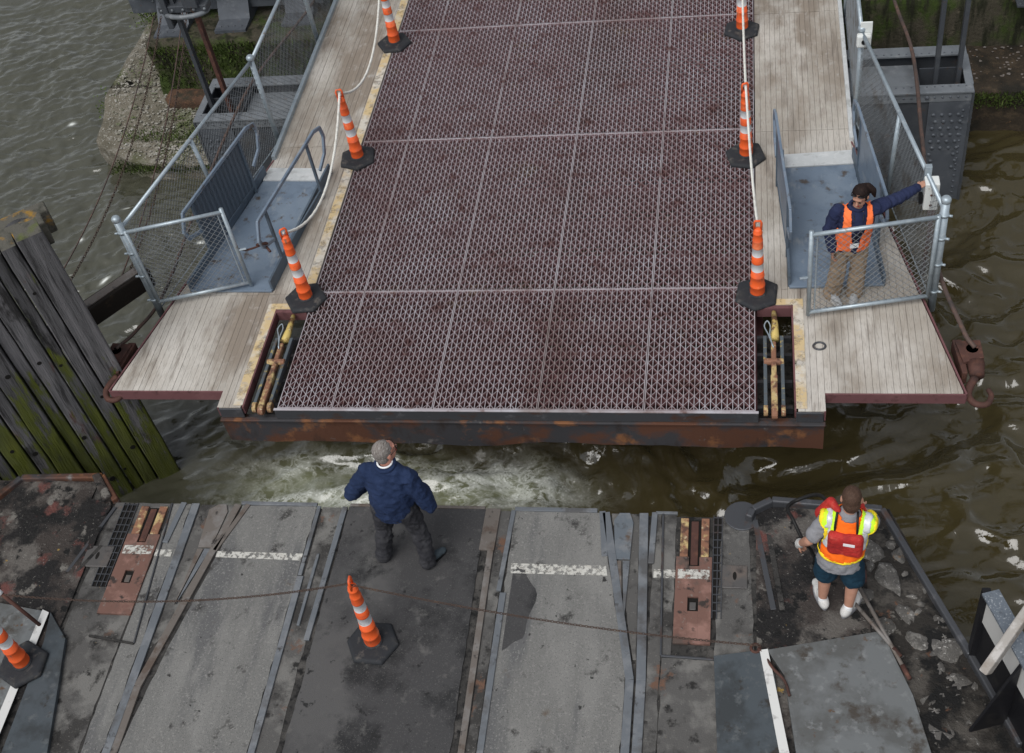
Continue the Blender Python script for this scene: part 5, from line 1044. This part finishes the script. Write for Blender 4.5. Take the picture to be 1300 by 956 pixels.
# ---- man in navy jacket (faces away, +Y local)
t = person_base('person', 'man in navy jacket and dark trousers seen from behind on the ferry edge', (-.86, -1.50, D+.004), R(-6))
Lf, Rf = Vector((-.22, -.02, 0)), Vector((.235, -.03, 0)); hipc = Vector((.06, -.03, .93))
HL, HR = hipc+Vector((-.105, 0, -.02)), hipc+Vector((.105, 0, -.02)); KL, KR = Vector((-.13, .02, .5)), Vector((.215, .02, .49)); AL, AR = Lf+Vector((0, -.02, .09)), Rf+Vector((0, -.02, .09))
ch = Vector((.085, .02, 1.3)); SL, SR = ch+Vector((-.185, -.01, .045)), ch+Vector((.185, -.01, .03)); EL, ER = Vector((-.35, .0, .97)), Vector((.40, .0, .92)); WL, WR = Vector((-.2, .24, .93)), Vector((.26, .25, .86)); hd = Vector((.11, .06, 1.6))
mb = MB(); mb.loft([((hipc.x, -.02, .86), .16, .12), ((.07, 0, 1.05), .17, .14), ((.08, .01, 1.25), .18, .13), ((.085, .0, 1.42), .13, .09)]); mb.cap(ch+Vector((0,0,.1)), hd-Vector((0,.02,.06)), .065, .058)
for a, b, c in ((HL, KL, AL), (HR, KR, AR)): mb.cap(a, b, .085, .055); mb.cap(b, c, .055, .04); mb.cap(c, c+Vector((0,.08,-.05)), .035, .03)
for a, b, c in ((SL, EL, WL), (SR, ER, WR)): mb.cap(a, b, .055, .042); mb.cap(b, c, .042, .03)
P, Rm = head_mesh(mb, hd, R(-38), R(2)); hand(mb, WL, (.8, .3, -.3), (0, 1, .2), .5, 1, 1); hand(mb, WR, (-.8, .3, -.3), (0, 1, .2), .5, 1, -1)
o = addmesh(remesh(mb, 'body', .0085, 2), 'body', 'skin_pink', t); face_bits(P, Rm, o)
mb = MB(); mb.ellipsoid(P(0, -.026, .042), (.086, .098, .096), Rm); mb.ellipsoid(P(0, -.05, -.02), (.08, .068, .08), Rm); mb.ellipsoid(P(0, -.055, -.065), (.06, .045, .04), Rm)
addmesh(remesh(mb, 'hair', .009, 2, .006, 2, 40), 'hair', 'hair_grey', t)
mb = MB()
for q in (-1, 1): mb.tube([P(q*.06, .1, .03), P(q*.078, .06, .025), P(q*.084, -.01, .01)], .003, 6); mb.tube([P(q*.035+.024*math.cos(a), .108-.01*abs(math.cos(a)), .02+.018*math.sin(a)) for a in np.linspace(0, 6.283, 13)], .0025, 5)
put('glasses', mb.mesh('glasses', ['black'], True), t, local=True)
mb = MB(); mb.loft([((.055, -.03, .80), .185, .15), ((.06, -.025, .9), .20, .165), ((.07, -.01, 1.02), .215, .19), ((.08, 0, 1.15), .225, .185), ((.085, .005, 1.28), .225, .155), ((.088, .0, 1.38), .19, .12), ((.09, .005, 1.45), .12, .09), ((.095, .01, 1.49), .082, .078)], 26)
for a, b, c in ((SL, EL, WL), (SR, ER, WR)): mb.cap(a, b, .09, .073); mb.cap(b, c.lerp(b, .12), .073, .055)
jk = remesh(mb, 'jacket', .0095, 7, .032, 1, 9); o = addmesh(jk, 'jacket', 'navy', t)
mb = MB(); mb.tube([(.095+.085*math.cos(a), .012+.082*math.sin(a), 1.485+.018*math.sin(a)) for a in np.linspace(0, 6.283, 25)], .02, 8); put('collar', mb.mesh('collar', ['navy'], True), o, local=True)
mb = MB(); mb.tube([(.097+.067*math.cos(a), .014+.066*math.sin(a), 1.503) for a in np.linspace(0, 6.283, 25)], .009, 8); put('shirt_collar', mb.mesh('shirt_collar', ['cone_white'], True), t, local=True)
mb = MB(); mb.loft([((.06, -.03, .95), .175, .145), ((.06, -.03, .86), .175, .145), ((.055, -.03, .8), .165, .135)])
for a, b, c in ((HL, KL, AL), (HR, KR, AR)): mb.cap(a, b, .115, .088); mb.cap(b, c+Vector((0,-.005,-.03)), .088, .078)
addmesh(remesh(mb, 'trousers', .0105, 3, .04, 4, 9), 'trousers', 'charcoal', t)
shoe(t, Lf, R(14), 'shoe_dark', 1.05, 'black'); shoe(t, Rf, R(-38), 'shoe_dark', 1.05, 'black')

# ---- deck hand in hi-vis vest (faces away)
t = person_base('person', 'deckhand in hi-vis vest, red flotation pack and shorts on the ferry corner', (3.16, -1.90, D+.03), R(-10)); t.scale = (.93, .93, .93)
Lf, Rf = Vector((-.125, .02, 0)), Vector((.12, -.03, 0)); hipc = Vector((.0, .0, .9))
HL, HR = hipc+Vector((-.1, 0, 0)), hipc+Vector((.1, 0, 0)); KL, KR = Vector((-.115, .03, .48)), Vector((.14, .02, .48)); AL, AR = Lf+Vector((0,-.02,.09)), Rf+Vector((0,-.02,.09))
ch = Vector((.045, .05, 1.3)); SL, SR = ch+Vector((-.17, 0, .055)), ch+Vector((.165, 0, .06)); EL, ER = Vector((-.275, -.03, 1.06)), Vector((.24, .24, 1.14)); WL, WR = Vector((-.365, .08, .83)), Vector((.12, .42, 1.08)); hd = Vector((.055, .09, 1.63))
mb = MB(); mb.loft([((0, 0, .85), .15, .11), ((.02, .02, 1.05), .15, .11), ((.04, .04, 1.25), .165, .115), ((.045, .05, 1.42), .12, .08)]); mb.cap(ch+Vector((0,0,.1)), hd-Vector((0,.02,.06)), .06, .055)
for a, b, c in ((HL, KL, AL), (HR, KR, AR)): mb.cap(a, b, .09, .056); mb.cap(b, b.lerp(c, .35), .056, .06); mb.cap(b.lerp(c, .35), c, .06, .04); mb.cap(c, c+Vector((0,.06,-.05)), .036, .03)
for a, b, c in ((SL, EL, WL), (SR, ER, WR)): mb.cap(a, b, .05, .044); mb.cap(b, b.lerp(c, .3), .045, .046); mb.cap(b.lerp(c, .3), c, .046, .03)
P, Rm = head_mesh(mb, hd, R(6), R(-12), 1.06); hand(mb, WL, (-.1, .35, -1), (-1, 0, 0), .55, 1, 1); hand(mb, WR, (-.2, .9, -.1), (0, 0, 1), .55, 1, -1)
o = addmesh(remesh(mb, 'body', .0085, 2), 'body', 'skin', t); face_bits(P, Rm, o)
mb = MB(); mb.ellipsoid(P(0, -.02, .042), (.086, .104, .096), Rm); mb.ellipsoid(P(0, -.045, -.02), (.081, .072, .085), Rm); mb.ellipsoid(P(0, -.055, -.07), (.058, .042, .035), Rm)
addmesh(remesh(mb, 'hair', .009, 2, .006, 6, 40), 'hair', 'hair_brown', t)
mb = MB(); mb.loft([((0, .0, .79), .205, .175), ((.0, .0, .88), .2, .168), ((.01, .01, 1.0), .188, .152), ((.03, .03, 1.15), .175, .14), ((.042, .045, 1.3), .18, .135), ((.045, .05, 1.39), .15, .1), ((.048, .055, 1.46), .1, .08), ((.05, .06, 1.5), .07, .07)], 26)
for a, b in ((SL, EL), (SR, ER)): mb.cap(a, a.lerp(b, .72), .072, .08)
tee = remesh(mb, 'shirt', .0105, 8, .03, 7, 9); addmesh(tee, 'shirt', 'tee', t)
def xl(c): return c.x-.03-.02*(c.z-1.1)/.3
def lim(c): return .182 if c.z < 1.3 else .182+.045*min(1, (c.z-1.3)/.06)
def intorso(c): return abs(xl(c)) < lim(c) and c.z > .985
shell(tee, lambda c: intorso(c) and c.z < 1.475 and not (c.z > 1.45 and abs(xl(c)) < .06), .010, 'vest', 'vest_orange', t)
shell(tee, lambda c: 1.1 < c.z < 1.475 and .09 < abs(xl(c)) < lim(c)+.004, .017, 'lime_band', 'vest_lime', t, .004)
for q_ in (-1, 1): shell(tee, lambda c: 1.1 < c.z < 1.475 and .125 < q_*xl(c) < (.165 if c.z < 1.34 else .185), .022, 'reflective_band', 'silver', t, .004)
shell(tee, lambda c: .965 < c.z < .988 and abs(xl(c)) < .22, .010, 'vest_hem', 'vest_yellow', t)
for q_ in (-1, 1): shell(tee, lambda c: 1.1 < c.z < 1.475 and lim(c)-.018 < q_*xl(c) < lim(c)+.006, .02, 'vest_piping', 'vest_yellow', t, .006)
mb = MB()
for a, b in ((HL, KL), (HR, KR)): mb.cap(a, a.lerp(b, .9), .108, .115)
mb.loft([((0, 0, .95), .15, .12), ((0, 0, .86), .16, .125), ((0, 0, .78), .16, .125)]); addmesh(remesh(mb, 'shorts', .0115, 3, .02, 9, 8), 'shorts', 'shorts', t)
# flotation pack
mb = MB(); mb.box(-.11, .2, -.145, -.045, 1.05, 1.35); me = mb.mesh('pk', []); 
o2 = bpy.data.objects.new('flotation_pack', mb.mesh('flotation_pack', ['red_pack'])); col.objects.link(o2); o2.parent = t; bv = o2.modifiers.new('b', 'BEVEL'); bv.width = .05; bv.segments = 5; bpy.data.meshes.remove(me)
mb = MB(); mb.box(.03, .13, -.1495, -.1455, 1.24, 1.275); put('label_patch', mb.mesh('label_patch', ['cone_white']), o2, local=True)
mb = MB(); mb.cap((-.2, .16, 1.25), (-.12, .14, 1.47), .06, .045); mb.cap((-.12, .14, 1.47), (-.05, .04, 1.5), .045, .03); mb.cap((.17, .2, 1.2), (.13, .17, 1.43), .05, .04); addmesh(remesh(mb, 'flotation_collar', .011, 4), 'flotation_collar', 'red_pack', t)
for q in (-.055, .135):
    mb = MB(); mb.tube(smoothed([(q, -.07, 1.33), (q, -.065, 1.4), (q*.95+.0, -.03, 1.47), (q*.9, .05, 1.51)], 5), .011, 6); put('strap', mb.mesh('strap', ['black'], True), t, local=True)
mb = MB(); mb.cap((-.368, .09, .82), (-.378, .12, .745), .046, .04); mb.cap((-.363, .075, .84), (-.357, .06, .865), .038, .036); mb.cap((-.375, .12, .75), (-.36, .17, .72), .034, .026); addmesh(remesh(mb, 'glove', .009, 2), 'glove', 'shoe_white', t)
mb = MB()
for c in (AL, AR): mb.cap(c+Vector((0,0,-.02)), c+Vector((0,0,.035)), .044, .043)
addmesh(remesh(mb, 'socks', .01, 2), 'socks', 'cone_white', t)
shoe(t, Lf, R(24), 'shoe_white', 1.25, 'tee'); shoe(t, Rf, R(-24), 'shoe_white', 1.25, 'tee')
mb = MB(); mb.tube(smoothed([(2.88, -1.72, .27), (2.78, -1.55, .4), (2.74, -1.4, .35), (2.82, -1.28, .3), (3.0, -1.3, .42), (3.1, -1.5, .55)], 8), .017, 8); mb.tube(smoothed([(2.88, -1.74, .3), (2.93, -1.72, .2), (2.98, -1.62, -.1), (3.0, -1.5, -.38), (3.2, -1.4, -.41), (3.4, -1.7, -.4)], 8), .015, 8)
tag(mb.build('hose', 'hose', smooth=True), 'black rubber hose looped in the deckhand\'s gloved left hand', 'hose')

# ---- woman at the gate (faces the camera: local +Y turned to -Y)
YW = R(180+8); LW = Vector((3.375, 1.58, .004))
t = person_base('person', 'woman in orange vest and khaki trousers reaching for the control box', LW, YW)
inv = rz(-YW)
def loc(x, y, z): return inv@(Vector((x, y, z))-LW)
hipc = loc(3.42, 1.60, .77)
F1, F2 = loc(3.265, 1.56, 0), loc(3.49, 1.565, 0); F1.z = F2.z = 0
H1, H2 = hipc+Vector((.085, 0, 0)), hipc+Vector((-.085, 0, 0)); K1, K2 = loc(3.31, 1.56, .42), loc(3.505, 1.56, .42); A1, A2 = F1+Vector((0,-.02,.08)), F2+Vector((0,-.02,.08))
ch = loc(3.455, 1.60, 1.1); S1, S2 = loc(3.27, 1.60, 1.16), loc(3.635, 1.63, 1.17); E1, W1 = loc(3.19, 1.58, .94), loc(3.235, 1.49, .74); W2 = loc(4.06, 1.93, 1.16); E2 = S2.lerp(W2, .5)+Vector((0,0,-.02)); hd = loc(3.475, 1.57, 1.375)
mb = MB(); mb.loft([(hipc+Vector((0,0,-.03)), .14, .1), (hipc.lerp(ch, .4), .125, .1), (ch, .15, .11), (ch+Vector((0,0,.1)), .1, .07)]); mb.cap(ch+Vector((0,0,.08)), hd-Vector((0,.015,.06)), .05, .048)
for a, b, c in ((H1, K1, A1), (H2, K2, A2)): mb.cap(a, b, .085, .052); mb.cap(b, c, .052, .036); mb.cap(c, c+Vector((0,.06,-.045)), .032, .028)
for a, b, c in ((S1, E1, W1), (S2, E2, W2)): mb.cap(a, b, .045, .037); mb.cap(b, c, .037, .026)
P, Rm = head_mesh(mb, hd, R(-34), R(-22), .92); dirW = (W2-E2).normalized(); hand(mb, W2, dirW+Vector((0,0,.1)), (0, .2, 1), .45, .9, 1); hand(mb, W1, (0, .1, -1), (1, 0, 0), .4, .9, -1)
o = addmesh(remesh(mb, 'body', .008, 2), 'body', 'skin', t); face_bits(P, Rm, o, .92)
mb = MB(); mb.ellipsoid(P(0, -.024, .045), (.08, .088, .086), Rm); mb.ellipsoid(P(0, -.055, -.0), (.074, .055, .075), Rm)
for q in (-1, 1): mb.ellipsoid(P(q*.062, -.015, .0), (.02, .05, .05), Rm)
mb.cap(P(0, -.09, .06), P(-.05, -.105, .06), .03, .034); mb.cap(P(-.05, -.105, .06), P(-.1, -.1, .01), .034, .034); mb.cap(P(-.1, -.1, .01), P(-.115, -.085, -.09), .033, .014); addmesh(remesh(mb, 'hair', .0085, 2, .006, 11, 40), 'hair', 'hair_dark', t)
mb = MB()
for q in (-1, 1): mb.ellipsoid(P(q*.036, .062, .098), (.032, .01, .022), Rm@Matrix.Rotation(R(-50), 3, 'X')); mb.tube([P(q*.07, .05, .095), P(q*.08, -.02, .05)], .004, 5)
put('sunglasses', mb.mesh('sunglasses', ['black'], True), t, local=True)
mb = MB(); mb.loft([(hipc+Vector((0,.0,-.07)), .165, .135), (hipc+Vector((0,.005,.02)), .17, .14), (hipc.lerp(ch, .45), .165, .14), (ch+Vector((0,.01,-.06)), .17, .145), (ch+Vector((0,.005,.03)), .175, .12), (ch+Vector((0,0,.09)), .12, .085), (ch+Vector((0,.0,.135)), .07, .065)], 24)
for a, b, c in ((S1, E1, W1), (S2, E2, W2)): mb.cap(a, b, .075, .062); mb.cap(b, c.lerp(b, .06), .062, .043)
sw = remesh(mb, 'sweatshirt', .0095, 4, .03, 12, 10); o = addmesh(sw, 'sweatshirt', 'navy_sweat', t)
mb = MB(); mb.tube([(ch.x+.07*math.cos(a), ch.y+.068*math.sin(a), ch.z+.132-.012*math.sin(a)) for a in np.linspace(0, 6.283, 25)], .017, 8); put('collar', mb.mesh('collar', ['navy_sweat'], True), o, local=True)
def xc(c): return c.x-(hipc.x+(ch.x-hipc.x)*(c.z-hipc.z)/(ch.z-hipc.z))
shell(sw, lambda c: c.z > hipc.z-.02 and abs(xc(c)) < (.172 if c.z < ch.z-.1 else .135) and not (c.y > 0 and abs(xc(c)) < .026+.05*max(0, min(1, (c.z-hipc.z)/.4))) and not (c.z > ch.z+.085 and abs(xc(c)) < .07) and c.z < ch.z+.12, .010, 'vest', 'vest_coral', t)
mb = MB(); fr = ch.y+.155
mb.tube([(ch.x-.05, ch.y+.1, ch.z+.1), (ch.x-.02, fr, ch.z-.1), (hipc.x+.01, hipc.y+.155, hipc.z+.1)], .005, 5); mb.tube([(ch.x+.05, ch.y+.1, ch.z+.1), (ch.x+.025, fr, ch.z-.1), (hipc.x+.01, hipc.y+.155, hipc.z+.1)], .005, 5); put('lanyard', mb.mesh('lanyard', ['black'], True), t, local=True)
mb = MB(); mb.box(hipc.x-.04, hipc.x+.045, hipc.y+.155, hipc.y+.161, hipc.z+.04, hipc.z+.095); put('badge', mb.mesh('badge', ['cone_white']), t, local=True)
mb = MB(); mb.box(hipc.x+.16, hipc.x+.2, hipc.y-.03, hipc.y+.05, hipc.z-.12, hipc.z+.03); mb.tube([(hipc.x+.18, hipc.y, hipc.z+.02), (hipc.x+.185, hipc.y, hipc.z+.13)], .007, 6); tr_ = put('radio', mb.mesh('radio', ['black']), t, local=True)
mb = MB(); mb.loft([(hipc+Vector((0,0,.05)), .155, .125), (hipc+Vector((0,0,-.04)), .168, .135), (hipc+Vector((0,0,-.1)), .16, .13)])
for a, b, c in ((H1, K1, A1), (H2, K2, A2)): mb.cap(a, b, .1, .08); mb.cap(b, c+Vector((0,0,-.03)), .08, .085)
addmesh(remesh(mb, 'trousers', .0095, 3, .036, 15, 10), 'trousers', 'khaki', t)
shoe(t, F1, R(18), 'shoe_grey', .95); shoe(t, F2, R(-18), 'shoe_grey', .95)
